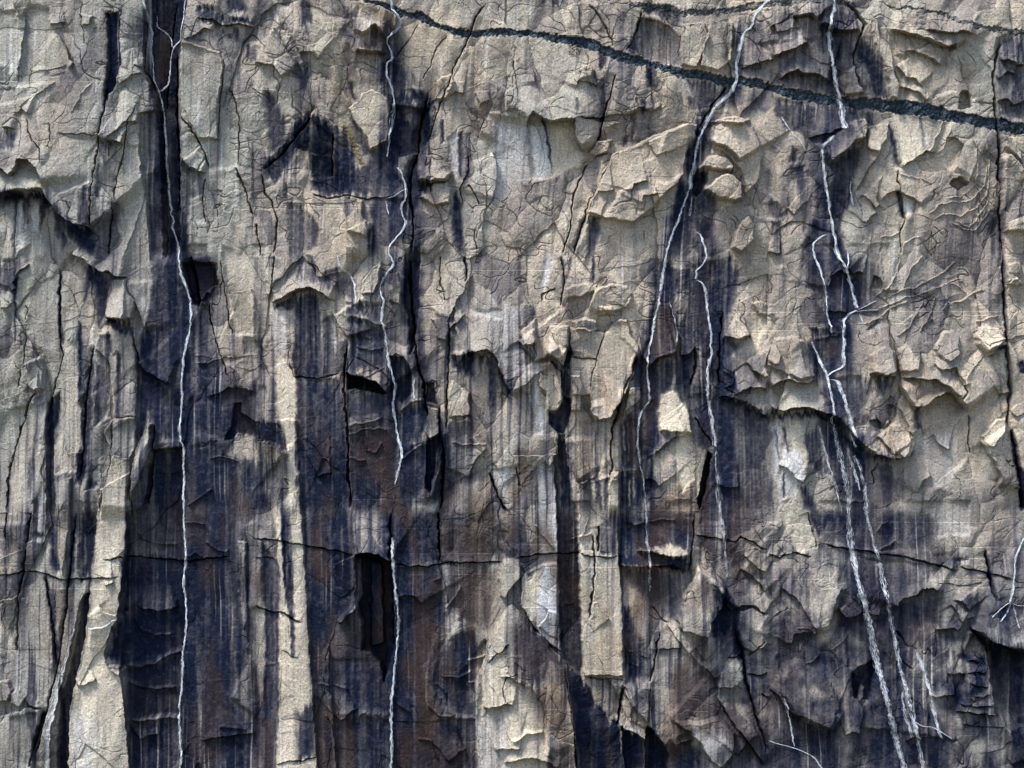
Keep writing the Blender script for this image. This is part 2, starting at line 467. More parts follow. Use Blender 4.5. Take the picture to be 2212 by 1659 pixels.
P 5 3: 640,830 720,810 770,810 760,900 700,1000 640,960
L 4 15: 560,1250 640,1100 740,960
L 5 16: 620,1450 660,1400 700,1380
@0 1
K .75 5: 970,0 1150,0 1170,120 1220,260 1230,400 1230,480 1190,580 1150,680 1130,820 1050,800 950,750 880,650 900,560 960,440 985,200
K .9 4: 1170,0 1330,0 1400,90 1420,200 1350,260 1290,330 1240,300 1200,190
B .5 8: 1300,100 1420,100 1420,200 1340,230
K .85 8: 1250,640 1420,660 1480,800 1520,850 1659,850 1659,1190 1560,1150 1480,1200 1320,1160 1200,1150 1190,1000 1250,900
K .65 8: 1240,460 1340,300 1380,560 1440,680 1260,640
C 3 12: 1230,0 1260,150 1280,330
P -9 5: 1180,40 1400,50 1400,180 1320,240 1280,320 1240,300
K .75 6: 890,700 1120,830 1110,920 1170,1000 1160,1190 1000,1200 990,1100 960,1060 890,900
K .7 8: 1200,1240 1400,1200 1450,1280 1560,1320 1659,1330 1659,1659 1200,1659
K .6 6: 985,1260 1180,1245 1185,1659 960,1659 980,1400
L 12 30: 460,-40 500,0 560,30 620,80 680,110 710,100 760,130 830,140
L 5 20: 830,140 830,220 870,270 890,330 930,440 940,500
K .8 4: 540,60 620,80 710,160 715,260 690,400 640,470 615,440 615,250 600,180 550,300
P 9 3: 720,150 820,150 830,230 880,290 860,400 820,420 700,410 705,270
L 8 15: 690,410 830,410
K .8 3: 690,415 840,415 860,500 800,490 740,465 660,460
P 4 3: 640,500 740,470 860,520 880,650 890,800 890,1040 740,1050 720,700 620,600
C 2 8: 850,490 880,600 900,700 940,750
L 8 20: 890,680 950,750 1010,780 1060,810 1110,830
K .9 3: 900,690 960,750 1060,800 1110,840 1060,840 950,780
K .85 1.5: 375,80 395,90 400,400 415,550 410,650 380,680 380,550 370,300
C 2 6: 385,80 390,550 410,640 370,780 340,900 300,1100
K .8 1.5: 95,0 110,0 110,200 105,540 95,560 90,300
K .6 5: 0,60 90,20 200,0 205,40 120,120 100,260 60,240 0,200
L 5 18: 60,240 110,210 90,170 130,100 200,50
L 4 18: 0,340 60,330 100,290
C 1.2 4: 160,320 185,350 170,390
K .8 1.5: 510,430 530,440 540,800 540,880 510,880 505,600
C 2.5 8: 610,560 590,700 570,830 560,1000 550,1200 530,1440
K .75 3: 590,600 620,700 600,900 620,960 600,1080 570,1400 520,1480 500,1400 550,1230 540,1100 520,950 570,850
K .6 4: 640,520 720,520 740,600 720,900 700,1040 630,1100 620,900 630,700
K .8 2: 760,620 790,640 780,800 780,1050 750,1050 755,860
M .5 2: 720,620 760,640 750,1050 700,1040
M .5 2: 400,560 500,560 500,900 520,1000 520,1200 490,1400 380,1400 370,1150 390,900
P 5 2: 740,1055 880,1045 890,1220 850,1330 850,1659 670,1659 690,1480 740,1300 680,1150
M .6 2: 740,1300 850,1330 850,1659 670,1659 690,1480
C 1.5 5: 740,1060 735,1140 720,1330 690,1470 650,1659
L 4 12: 880,1045 820,1045 740,1055 680,1100
L 4 10: 850,1320 800,1310 750,1280
K .6 3: 885,780 960,900 960,1060 900,1200 880,1200
P 8 2: 960,1090 990,1090 985,1300 960,1500 940,1600 900,1659 850,1659 860,1400 890,1250
M .5 2: 960,1090 980,1090 960,1200 910,1280 880,1400 870,1300 900,1220
K .8 2: 992,1090 975,1300 985,1500 960,1620 945,1500 960,1300
C 2 10: 1000,1090 985,1300 975,1500 950,1620
K .75 3: 390,880 380,1030 350,1150 350,1300 370,1659 310,1659 300,1300 300,1100 320,950
P -4 2: 390,880 380,1030 350,1150 350,1300 370,1659 310,1659 300,1300 300,1100 320,950
C 2.5 8: 240,860 190,960 150,1090 100,1240 60,1400 50,1659
K .5 2: 60,1400 80,1400 60,1659 40,1659
K .6 3: 240,900 270,900 250,1100 240,1200 220,1400 190,1659 195,1400 220,1150
M .4 3: 200,960 240,960 220,1150 190,1400 185,1659 80,1659 80,1400 130,1200
C 1.5 5: 165,480 170,560 150,700 120,860
L 4 20: 300,620 180,690 100,760 0,830
L 4 18: 160,870 100,900 0,945
P 6 4: 180,700 260,660 290,720 290,860 240,880 190,830
L 6 15: 190,840 220,870 280,860
K .85 3: 500,1280 550,1250 550,1440 500,1480
P 7 3: 370,1410 440,1410 470,1440 470,1659 380,1659
W .8 2: 280,1480 300,1530 300,1659 235,1659 260,1560
P 6 2: 560,1520 640,1510 660,1560 640,1659 540,1659
K .7 2: 600,1430 640,1490 560,1520
K .9 3: 1520,960 1560,950 1560,1020 1640,1070 1659,1080 1659,1190 1540,1145 1500,1190 1460,1190 1500,1080
P -5 3: 1520,960 1560,950 1560,1020 1640,1070 1680,1080 1680,1190 1540,1145 1500,1190 1460,1190 1500,1080
M .6 3: 1460,1280 1530,1160 1659,1200 1659,1330 1540,1320
L 4 20: 1330,920 1400,890 1480,850 1590,860 1659,880
R 1.5 4: 1260,690 1340,690 1430,660
R 1.5 4: 1000,1270 1090,1250 1180,1240
R 2 4: 1210,1620 1300,1560 1380,1510
C 1.5 6: 1350,290 1360,420 1400,560 1440,680 1480,800
C 1.5 5: 1430,20 1440,150 1470,300 1480,420 1510,520
K .7 2: 1640,0 1659,0 1659,620 1645,560
M .5 5: 1440,0 1640,20 1640,520 1510,500 1470,300
L 4 18: 1640,210 1560,230 1480,250
L 4 18: 1640,340 1570,380 1500,350
L 4 16: 1300,290 1340,240 1380,250
R 1.5 3: 1000,1410 1080,1410 1160,1400
R 1.5 3: 1360,1310 1450,1300 1550,1330
K .9 4: 1185,1000 1240,930 1250,1040 1230,1200 1200,1230 1180,1100
L 5 18: 540,1270 480,1265 440,1280
K .6 3: 1560,1350 1580,1659 1659,1659 1659,1380
M .4 2: 1530,1320 1570,1320 1575,1659 1545,1659
S 1: 420,640 500,560 500,1400 400,1400
S 1: 680,1150 880,1050 850,1659 650,1659
S 1: 60,1000 300,950 190,1659 0,1659
S 1: 200,220 370,100 370,600 170,560
@1 1
C 2 8: 120,0 110,100 100,250
L 9 30: 95,300 130,285 200,255 260,220 330,205 390,215 460,260 520,290
L 7 20: 500,370 540,440 590,510 600,540
K .8 3: 250,260 330,230 400,260 430,400 440,640 420,800 250,800 215,680 250,600
K .65 4: 440,360 580,540 580,760 440,780
K .75 2: 100,310 180,280 250,250 240,360 150,330 110,350
W .4 2: 100,350 140,350 150,500 120,660 100,500
W .45 1.5: 160,360 190,370 200,600 150,660
W .7 1.2: 490,370 510,390 525,640 510,620
M .9 2: 130,640 210,670 250,800 260,1000 260,1240 280,1659 215,1659 210,1280 170,1130 130,1000
K .75 4: 260,800 400,800 560,800 570,1000 590,1280 600,1659 280,1659 270,1260 260,1000
M .4 1.5: 370,880 390,900 400,1180 385,1180
C 1.5 4: 215,680 240,780 400,795 540,760
C 3 10: 600,540 585,640 570,760 575,900 590,1050 600,1240 600,1400 620,1659
B .6 3: 560,760 590,780 600,1000 590,1240 570,1000
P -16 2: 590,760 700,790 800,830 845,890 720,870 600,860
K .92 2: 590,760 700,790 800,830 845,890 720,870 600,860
L 10 30: 585,760 700,790 800,830 850,895
K .5 4: 600,870 840,900 880,960 830,1020 600,1060
K .75 5: 600,380 720,420 850,470 860,640 840,720 700,750 590,740 610,560
R 2 3: 640,580 740,610 830,600
R 2 3: 600,390 700,400 780,440 860,460
R 2 3: 660,780 740,770 840,720
R 1.5 3: 660,490 700,520 760,530
R 2.5 4: 590,1100 700,1080 830,1050
R 2 4: 590,1160 680,1130 800,1110 860,1130
K .75 5: 600,1130 800,1120 920,1180 930,1280 900,1450 880,1659 630,1659 610,1300
R 2 4: 680,1160 720,1260 780,1270 820,1200
R 2 4: 610,1300 660,1320 720,1330
M .3 4: 700,860 ... 
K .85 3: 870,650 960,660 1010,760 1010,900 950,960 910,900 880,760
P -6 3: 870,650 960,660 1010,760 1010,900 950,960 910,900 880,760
R 2 4: 860,660 910,630 960,650
R 2.5 5: 930,1000 1000,950 1080,930
K .85 4: 930,1040 1060,960 1110,1000 1100,1120 1060,1200 950,1230 940,1120
K .8 5: 930,1280 1060,1220 1120,1200 1100,1480 1080,1530 900,1659 900,1500
R 2.5 4: 950,1320 1000,1270 1080,1220
C 3 12: 1000,0 1000,250 1020,400 1030,560 1050,700 1090,820 1100,960 1130,1100
C 2.5 10: 1190,960 1190,1120 1220,1300 1200,1659
K .8 3: 960,50 1070,0 1060,200 1050,400 1030,560 1000,640 990,400 940,300
P -7 3: 970,0 1070,0 1060,200 1050,400 1030,560 1010,640 990,400 960,300
K .9 2: 1110,1190 1190,1160 1200,1250 1180,1400 1130,1540 1100,1500
P -8 2: 1110,1190 1190,1160 1200,1250 1180,1400 1130,1540 1100,1500
M .7 2: 1120,980 1180,990 1190,1150 1130,1180 1100,1130
P 7 2: 1120,980 1180,990 1190,1150 1130,1180 1100,1130
P 7 2: 1200,1180 1210,1290 1180,1450 1140,1560 1110,1560 1150,1430 1170,1250
M .5 2: 1200,1180 1205,1290 1180,1450 1140,1560 1160,1400
K .9 2: 1100,830 1160,825 1170,960 1110,940
P -6 2: 1100,830 1160,825 1170,960 1110,940
M .5 2: 1085,860 1150,840 1160,855 1090,880
K .8 3: 1190,1160 1230,1160 1220,1400 1210,1659 1180,1659 1200,1400
K .9 2: 880,1500 900,1500 890,1659 865,1659
L 10 30: 1265,640 1320,645 1400,620 1440,620 1500,605 1545,635 1580,720 1620,820 1659,890 1700,930
K .85 3: 1270,650 1420,625 1410,800 1330,740 1290,720
K .6 2: 1440,630 1480,640 1460,760
K .6 1.5: 1500,640 1530,660 1520,980 1510,980
K .6 2: 1560,660 1640,860 1620,880 1580,780
P 5 3: 1270,810 1300,830 1380,890 1390,1030 1260,1040 1250,900
M .5 3: 1270,810 1300,830 1380,890 1390,1030 1260,1040 1250,900
C 2 6: 1250,420 1255,640 1240,900 1240,1150
K .5 5: 1260,1080 1400,1080 1430,1210 1400,1400 1240,1500 1230,1300
L 5 20: 1370,1450 1430,1300 1500,1240
C 3 8: 1510,1400 1550,1500 1600,1620 1640,1659
K .7 2: 1510,1380 1550,1480 1620,1640 1640,1659 1600,1659 1540,1540
W .5 5: 1530,1390 1659,1350 1659,1659 1620,1600
K .8 4: 0,1050 160,1100 200,1270 130,1220 0,1200
L 8 20: 200,1280 150,1240 80,1210 0,1200
M .45 4: 0,1210 100,1230 200,1290 180,1330 0,1330
K .55 4: 270,1260 450,1310 450,1420 580,1500 560,1600 290,1659
L 5 20: 450,1310 380,1280 270,1265
L 4 20: 400,1430 440,1410 490,1410
K .8 4: 0,1540 80,1560 100,1659 0,1659
K .6 2: 0,540 40,530 30,640 0,640
K .8 3: 0,840 50,850 60,860 0,870
K .6 4: 250,0 400,40 410,150 380,180 260,120
K .6 5: 540,80 640,160 650,300 560,250 430,200 420,120
K .75 3: 590,310 800,310 810,430 700,400 600,390
P 6 2: 690,170 780,60 810,30 800,150 770,240 690,250
M .5 2: 690,170 780,60 810,30 800,150 770,240 690,250
P 6 2: 870,220 900,120 930,110 940,250 930,310 870,290
M .5 2: 870,260 930,200 940,300 890,310
L 5 14: 370,10 350,40 390,80 410,160
W .6 8: 1600,330 1659,300 1659,780 1600,700 1560,650 1600,560
W .5 5: 1360,330 1500,360 1620,340 1600,420 1400,380
L 5 18: 1250,480 1320,420 1360,380
P 6 3: 1140,400 1200,410 1250,470 1240,560 1190,530
L 4 18: 1400,1040 1300,1070 1250,1050
L 4 18: 1500,1120 1440,1150 1380,1180
R 1.5 3: 1270,1200 1330,1220 1400,1220 1500,1220
C 1.5 5: 1200,0 1190,120 1210,220 1230,300
C 2 6: 1350,0 1370,100 1360,170
K .7 2: 1345,0 1370,0 1375,150 1355,150
L 5 16: 1240,430 1300,300 1360,190 1410,120
@2 1
W .6 6: 0,250 60,400 40,540 130,640 150,760 0,800
W .9 2: 150,700 175,720 170,960 150,960
W .7 4: 160,970 220,980 200,1150 170,1150
W .8 3: 155,1340 200,1320 280,1450 290,1659 160,1659
W .7 3: 230,0 300,0 230,160 200,230 190,150
C 2 8: 320,0 340,150 330,240 310,330
K .6 2: 380,0 410,0 370,160 350,150
K .7 2: 510,0 540,0 540,180 515,170
K .7 2: 315,0 335,0 345,180 330,200
L 8 25: 40,540 70,580 120,640 150,700
P 7 3: 50,500 80,470 150,420 160,560 130,580 80,580
M .5 3: 50,500 80,470 150,420 160,560 130,580 80,580
L 6 15: 75,580 155,570
P 9 3: 250,460 360,460 360,590 320,680 220,635
L 10 20: 215,640 270,650 310,690 330,720 360,600
P 7 3: 380,470 560,490 600,500 690,410 740,420 760,500 810,580 820,650 780,770 710,930 640,1040 560,1060 510,1020 500,900 380,900 370,700
L 9 25: 500,930 510,1000 540,1060 620,1055 660,1000 700,935 760,860
C 1.5 4: 610,470 570,600 520,760 500,870
B .4 3: 560,500 570,600 520,750 545,640
P 6 3: 350,220 400,190 500,180 530,220 450,260 350,280
P 6 4: 530,230 640,180 740,200 780,240 760,320 660,360 540,360 500,320
P 7 3: 390,430 470,400 540,430 560,480 500,490 420,480
K .4 3: 410,450 480,430 530,460 480,490
K .85 2: 350,600 400,620 390,660 350,720 320,740 350,650
K .75 2: 240,1010 300,1000 340,910 380,930 380,1030 340,1140 300,1150 240,1080
P -7 2: 240,1010 300,1000 340,910 380,930 380,1030 340,1140 300,1150 240,1080
K .7 2: 250,660 290,690 310,830 290,760 260,700
P 5 2: 180,700 250,680 320,760 330,940 290,1000 230,1000 210,880 180,850
K .75 3: 340,720 370,720 370,900 330,930 310,780
P 7 3: 370,780 430,770 450,830 440,1000 380,1000 390,880
K .75 3: 300,1160 340,1160 350,1280 380,1500 420,1659 290,1659 270,1300 300,1270
M .5 1.2: 280,1290 300,1280 320,1480 325,1659 300,1659
P -5 2: 300,1160 340,1160 350,1280 380,1500 430,1700 445,2350 310,2500 295,1700 270,1300 300,1270
L 8 20: 345,1170 350,1250 390,1400 430,1470
K .6 2: 530,1060 540,1060 550,1290 560,1420 590,1659 560,1659 540,1400 530,1200
C 2.5 9: 830,620 780,740 720,880 690,1000 650,1120 640,1260 650,1380 620,1470
K .6 3: 800,650 830,680 700,1000 680,1080 650,1150 690,1000
K .75 3: 690,1080 720,1030 770,1020 790,1380 700,1390 700,1200
M .6 1: 715,1050 722,1050 728,1250 720,1250
M .6 1: 742,1040 752,1040 758,1330 750,1330
K .6 3: 540,1440 620,1440 620,1659 560,1659
M .6 2: 575,1440 590,1440 595,1659 580,1659
M .7 2: 620,1470 680,1450 690,1659 630,1659
P 6 2: 640,1400 685,1400 685,1659 625,1659 625,1470
K .8 4: 690,1400 820,1400 850,1659 690,1659
M .7 1: 752,1460 764,1460 768,1620 758,1620
M .6 1: 782,1430 790,1430 792,1560 786,1560
K .8 6: 930,60 1000,40 1050,100 1080,200 1060,300 1090,480 1060,640 960,660 880,720 890,900 850,970 820,900 800,760 840,640 900,500 930,300
B .6 3: 930,320 1020,320 1060,470 1080,560 1030,600 960,650 900,680 900,540
P 6 3: 930,310 1020,310 1060,470 1080,560 1060,620 1000,640 940,660 880,720 900,540
K .8 6: 1150,60 1420,20 1470,120 1440,330 1380,450 1340,900 1300,800 1260,500 1180,700 1150,850 1090,800 1080,650 1090,480 1150,320 1130,150
W .4 3: 1180,240 1280,230 1270,320 1190,330
B .4 4: 1200,370 1250,330 1280,500 1220,520
K .7 8: 880,720 1060,640 1160,860 1140,960 1060,880 960,910 890,950
K .75 5: 840,1000 940,930 960,1100 980,1230 900,1290 840,1300 820,1200
M .95 2: 1050,760 1058,800 1045,870 1080,910 1140,1010 1160,1150 1180,1260 1185,1450 1100,1530 1060,1400 1050,1280 1080,1150 960,1130 945,1000 980,900 1030,870 1040,800
P 5 4: 1045,870 1080,910 1140,1010 1160,1150 960,1130 945,1000 980,900
K .4 4: 960,1140 1080,1150 1030,1260 920,1280 980,1230
L 5 20: 860,1300 920,1280 1030,1180 1140,1150
L 7 20: 880,720 940,660 1000,640 1070,620
L 7 16: 1090,640 1140,640 1190,580
L 9 25: 1340,910 1400,910 1450,920 1560,970 1659,1060
L 7 20: 1430,900 1490,870 1540,845 1659,860
K .9 3: 1340,915 1450,925 1600,1000 1659,1080 1600,1040 1480,960 1350,930
K .6 8: 1180,900 1330,910 1560,980 1659,1100 1659,1659 1220,1659 1300,1280 1200,1180 1150,1000
K .9 2: 1270,1270 1295,1290 1260,1500 1220,1640 1200,1600 1240,1400
P -12 2: 1270,1270 1295,1290 1260,1500 1220,1640 1200,1600 1240,1400
M .6 3: 1190,1210 1260,1270 1230,1400 1195,1560 1185,1450
C 2 8: 1190,580 1190,700 1160,850
K .9 2: 1185,590 1195,600 1190,720 1160,850 1150,830 1180,700
C 2.5 9: 1370,350 1350,560 1340,850
K .9 2: 1365,400 1375,420 1350,850 1330,850 1345,600
C 1.5 5: 1180,1040 1230,1120 1290,1200 1310,1240
L 5 20: 860,1440 920,1450 960,1500
L 5 20: 1320,1460 1380,1500 1480,1490
L 7 25: 1380,510 1420,530 1480,535 1550,505
L 8 20: 1510,680 1550,740 1620,780 1659,770
K .8 3: 1350,730 1440,760 1460,850 1430,900 1340,910 1330,860
R 1.5 4: 1360,740 1430,790 1420,830 1360,850
R 1.5 4: 1350,800 1400,860 1440,890
K .7 5: 910,1620 1040,1600 1050,1659 900,1659
K .5 5: 1360,540 1500,540 1540,520 1400,680 1350,720
K .5 6: 1440,120 1480,130 1440,200
M .5 4: 1560,420 1659,410 1640,560 1520,640
P 5 3: 1550,300 1590,290 1659,320 1659,380 1600,380
P 5 2: 760,860 830,850 830,930 760,980 720,1040
L 4 16: 110,900 140,780 150,760
L 5 18: 430,1470 460,1470 540,1430
L 5 18: 230,1380 290,1280 200,1290 100,1290 0,1290
C 1.5 4: 30,1360 40,1450 60,1500
L 5 16: 650,100 560,200 500,330 440,390 340,430 250,450
P 5 3: 560,330 640,330 680,380 560,380
C 1.2 4: 200,300 190,250 290,210
L 4 16: 270,330 200,380 100,400 40,460
C 1.2 3.5: 390,660 470,665 560,670
S 1: 380,480 750,430 810,600 620,1050 510,1020 380,900
S 1: 350,1080 520,1080 640,1200 560,1400 430,1470 350,1250
S 1: 1150,1000 1330,915 1659,1100 1659,1659 1250,1659
@3 1
S 1: 960,1150 1000,980 1190,890 1290,1100 1300,1300 1100,1480 960,1300
S 1: 1100,860 1230,910 1400,1150 1480,900 1250,700
S 1: 0,860 300,800 390,1020 0,950
K .5 10: 220,0 520,0 700,0 740,200 700,260 580,340 560,380 500,420 380,360 340,300 260,200
L 6 18: 385,220 400,130 470,90 520,130
L 6 20: 540,130 570,105 620,115
L 6 20: 680,130 720,140 740,170 735,230
M .5 3: 720,0 780,0 800,150 780,200 740,160
K .6 4: 460,270 560,330 550,370 450,350
K .75 3: 270,470 400,480 440,510 300,540
K .7 3: 310,550 480,510 470,640 420,740 360,700
B .4 4: 330,560 460,530 440,640 380,680
K .5 10: 400,800 600,780 680,880 650,960 600,1000 580,1080 540,1010 440,990 390,900
R 1.2 3: 740,280 850,230 960,200 1080,140 1160,90 1220,30
R 1.2 3: 650,370 760,330 860,280 1000,240 1100,200 1180,160 1260,150
R 1.2 3: 700,420 800,330 900,290
R 1.2 3: 1000,300 960,370 920,430
R 1.2 3: 1080,270 1040,380 970,500
R 1.2 3: 960,370 900,470 820,530
R 1.2 3: 700,260 780,200 830,100 850,20
R 1.2 3: 870,220 880,160 920,80 1000,0
R 1.2 3: 1180,170 1240,200 1280,250
R 1.2 3: 1120,350 1160,300 1240,300 1300,260 1400,210
R 1.2 3: 1340,430 1400,410 1490,390
R 1.2 3: 620,440 680,420 750,400
L 4 12: 1260,160 1180,170 1100,200 1020,240
L 4 12: 1300,270 1220,290 1140,320 1110,360
L 4 12: 1060,420 1000,330 ...
K .5 2: 640,480 700,420 720,430 660,500
P 8 4: 1340,510 1370,470 1440,460 1510,500 1520,540 1470,590 1400,620 1340,580
M .5 3: 1340,510 1370,470 1440,460 1510,500 1520,540 1470,590 1400,620 1340,580
L 10 10: 1420,650 1480,600 1540,560
K .85 2: 1420,650 1480,590 1535,570 1530,600 1470,620
P 5 3: 1060,600 1120,500 1180,480 1220,520 1220,640 1150,690 1080,640
L 9 25: 650,760 700,770 760,785 830,775
L 7 25: 850,790 920,785 1000,800 1080,800 1160,850 1230,910 1260,970 1300,1030
L 10 30: 840,820 880,900 930,970 1000,975 1060,920 1130,885 1190,880 1240,940 1290,1020
K .7 3: 930,980 980,980 980,1100 1020,1150 960,1140
K .5 3: 690,780 830,790 760,900 700,920
B .5 5: 870,820 1080,830 1130,860 1000,960 930,960
P 5 3: 660,640 740,590 820,620 830,740 760,780 660,760
P 5 3: 840,600 900,560 970,620 960,740 850,750
L 8 25: 0,860 50,820 120,800 190,815 250,825 300,790
L 12 30: 0,950 40,990 90,1000 180,975 250,985 330,1000 390,1020 470,1060 500,1100 560,1170 620,1230 690,1275 780,1310 850,1310 930,1250 960,1200
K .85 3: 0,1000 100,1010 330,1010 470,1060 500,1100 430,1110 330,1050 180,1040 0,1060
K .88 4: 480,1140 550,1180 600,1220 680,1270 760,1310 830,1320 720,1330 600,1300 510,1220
W .6 3: 20,1120 60,1110 70,1200 140,1250 220,1280 250,1430 200,1460 170,1560 90,1580 30,1400
M .8 3: 130,1080 220,1090 250,1350 200,1440 150,1300
W .8 1: 25,1120 40,1120 60,1300 50,1320
W .8 1: 60,1110 72,1110 90,1310 80,1310
K .7 1: 42,1130 56,1130 76,1310 64,1310
K .6 1.5: 90,1100 110,1100 140,1270 120,1260
K .7 1.5: 90,1400 110,1400 115,1560 95,1560
K .6 4: 240,1180 320,1100 360,1300 400,1420 330,1430 270,1350
K .65 10: 330,1050 480,1100 560,1300 640,1400 680,1480 640,1600 480,1580 420,1420 380,1300
K .55 10: 660,1340 830,1330 870,1480 800,1600 690,1659 640,1580
W .4 10: 970,1150 1200,1150 1210,1350 1150,1500 1060,1480 1040,1380 960,1300
L 5 15: 1060,1150 1090,1200 1150,1250 1180,1250
L 7 25: 1370,1190 1420,1270 1460,1340 1500,1430 1480,1500
C 2 6: 1300,1030 1300,1200 1310,1290
P 6 3: 1370,1170 1470,1060 1530,1050 1520,1140 1440,1240 1400,1230
M .5 3: 1370,1170 1470,1060 1530,1050 1520,1140 1440,1240 1400,1230
C 3 9: 1520,0 1530,250 1540,500 1560,700 1570,900 1550,1050 1560,1150
K .6 2: 1510,0 1530,0 1550,500 1570,900 1555,1050 1540,800
K .92 2: 1560,1120 1590,1150 1640,1400 1659,1480 1659,1659 1640,1640 1600,1400 1570,1250
C 3 14: 1570,1120 1600,1250 1630,1450 1655,1659
K .8 2: 1600,600 1630,680 1659,750 1659,840 1620,760
K .6 3: 0,1300 30,1450 60,1659 0,1659
L 6 20: 70,1355 130,1370 170,1430 240,1480
K .75 4: 200,1490 250,1500 300,1620 380,1659 260,1659
P 5 4: 40,540 140,520 240,560 300,640 300,780 200,800 60,740 0,700 20,600
P 6 3: 0,600 40,580 75,650 60,700 20,700
L 5 18: 1050,690 1100,740 1200,720 1240,830 1300,830 
C 1.4 5: 1200,740 1250,820 1270,890 1230,950
L 5 16: 640,1060 700,1050 740,1120
L 5 16: 760,950 820,970 860,1000 900,1100 930,1180
L 6 20: 700,1160 760,1230 800,1290
P 5 3: 780,1100 850,1090 900,1150 920,1220 850,1300 800,1260
C 1.3 4: 690,1480 680,1400 720,1330
L 4 18: 950,1540 990,1460 1060,1410
M .6 3: 580,1130 640,1080 630,1130 570,1180
M .7 3: 610,1220 690,1240 685,1270 640,1260
P 5 3: 1540,180 1600,140 1640,180 1600,200
P 5 3: 1540,60 1600,40 1640,60 1600,160 1540,170
L 5 20: 1480,900 1500,890 1560,880
L 4 20: 1560,990 1600,1050
L 4 20: 380,360 440,355 520,370
L 4 16: 500,455 430,455 320,460
L 5 16: 250,560 200,500 100,440 0,390
@0 2
S 1: 130,500 300,420 340,900 300,1250 60,1080
S 1: 0,1420 250,1290 200,1659 0,1659
C 2.5 8: 180,220 165,380 130,520 120,700 115,920
C 2 6: 50,0 45,180
K .85 2: 180,0 230,0 200,180 180,220
W .8 3: 235,0 300,0 310,180 200,190 220,80
K .8 2: 220,120 310,130 300,150 220,150
K .8 3: 310,0 370,0 380,250 410,380 360,400 330,300
B .5 3: 375,0 470,0 440,300 420,400 400,300
P 5 2: 380,0 470,0 440,300 420,400
C 1.5 6: 0,405 70,400 150,385 270,385 310,400 400,435 540,430 640,420 790,415
C 1.5 6: 680,305 760,295 840,285 950,300 1100,310 1200,325 1340,300 1500,285
C 2.5 8: 300,400 330,600 360,800 370,1000
K .85 3: 310,420 350,520 380,760 400,880 370,1060 350,900 340,700
B .5 4: 350,460 450,440 480,560 430,800 400,900 370,700
K .7 2: 480,0 520,0 500,300 460,560 420,800 380,1000 320,1250 230,1600 200,1659 260,1400 340,1150 400,800 440,500
C 2 7: 500,0 470,300 440,600 390,950 320,1250 230,1600
P 6 2: 540,540 500,760 450,980 400,1180 350,1400 330,1659 285,1659 310,1400 360,1180 430,960 490,740 530,560
W .7 2: 540,540 500,760 450,980 400,1180 350,1400 330,1659 285,1659 310,1400 360,1180 430,960 490,740 530,560
K .7 2: 545,540 600,520 570,740 540,940 500,1120 470,1250 455,1659 355,1659 385,1380 420,1150 480,950 520,740
P -5 2: 545,540 600,520 570,740 540,940 500,1120 470,1250 455,1659 355,1659 385,1380 420,1150 480,950 520,740
B .3 3: 420,1450 455,1400 450,1659 390,1659
K .85 3: 530,0 640,0 620,250 600,400 540,440 510,400 520,200
R 1.5 3: 530,100 580,130 630,80
P 8 2: 660,-150 842,-250 830,250 800,500 780,680 720,820 690,920 720,980 790,990 810,1150 840,1400 870,1659 455,1659 460,1350 500,1120 540,940 580,740 600,500 625,250
M .75 2: 655,-80 842,-100 830,250 800,500 780,680 720,820 690,920 720,980 790,990 810,1150 840,1400 870,1659 455,1659 460,1350 500,1120 540,940 580,740 600,500 625,250
W .4 8: 470,1280 600,1300 650,1450 600,1659 470,1659
L 6 14: 780,680 740,700 680,740 590,740
L 5 12: 830,640 760,660 700,640 660,590
L 5 12: 700,460 760,450 ... 
L 4 10: 520,1110 580,1100 640,1060
L 5 16: 720,900 700,960 740,1000 800,1060
K .5 3: 840,-40 985,-200 1180,-250 1180,180 1190,320 1190,460 800,460
K .92 4: 818,270 1200,300 1190,450 1205,600 1200,800 1180,890 1160,980 1170,1320 840,1330 820,1080 800,990 720,900 740,830 780,700 800,500
P -7 2: 850,-60 985,-400 1180,-420 1180,180 1200,320 1190,450 1205,600 1200,800 1180,890 1160,980 1170,1320 840,1330 820,1080 800,990 780,700 800,500
R 2.5 4: 880,130 940,190 1050,210 1140,210
R 2.5 4: 860,690 920,770 1000,800 1120,800
R 4 7: 800,990 900,1000 1000,985 1080,930 1190,890
W .95 2: 800,980 900,985 1000,970 1100,910 1180,880 1180,910 1080,960 1000,1005 900,1015 800,1005
R 3 5: 820,1090 900,1130 1000,1150 1140,1140
W .7 2: 820,1080 900,1115 1000,1140 1140,1130 1140,1150 1000,1165 900,1145 820,1110
R 3 6: 840,1340 950,1345 1130,1320
W .7 2: 840,1330 950,1335 1130,1310 1140,1330 950,1360 845,1355
W .5 2: 880,120 940,180 1050,200 1140,200 1140,222 1050,225 930,200
W .4 2: 860,680 920,760 1000,792 1120,792 1120,812 1000,812 915,785
W .6 3: 590,735 680,735 740,690 790,660 790,690 720,760 600,765
L 6 20: 870,600 940,630 1050,640 1150,620
M .25 10: 830,470 1170,480 1160,600 1040,640 940,620 820,560
K .6 6: 840,1350 1160,1340 1170,1659 870,1659 850,1500
K .78 12: 1210,0 1520,0 1540,180 1560,560 1580,760 1600,1000 1500,1200 1659,1400 1659,1659 1170,1659 1180,900 1210,820 1200,400
M .6 2: 1545,190 1590,190 1580,420 1580,740 1560,700 1555,400
P 3 3: 1545,190 1600,190 1600,700 1580,760 1555,600
R 2 4: 1210,290 1270,260 1310,290
R 2 4: 1330,190 1360,210 1420,250 1480,250
R 1.5 3: 1200,70 1260,65 1330,80
P 5 2: 0,1400 60,1310 180,1260 270,1270 280,1330 230,1440 180,1659 0,1659
P 6 2: 0,1150 60,1090 90,1140 60,1220 0,1230
P 5 2: 70,1160 130,1150 180,1190 150,1250 80,1230
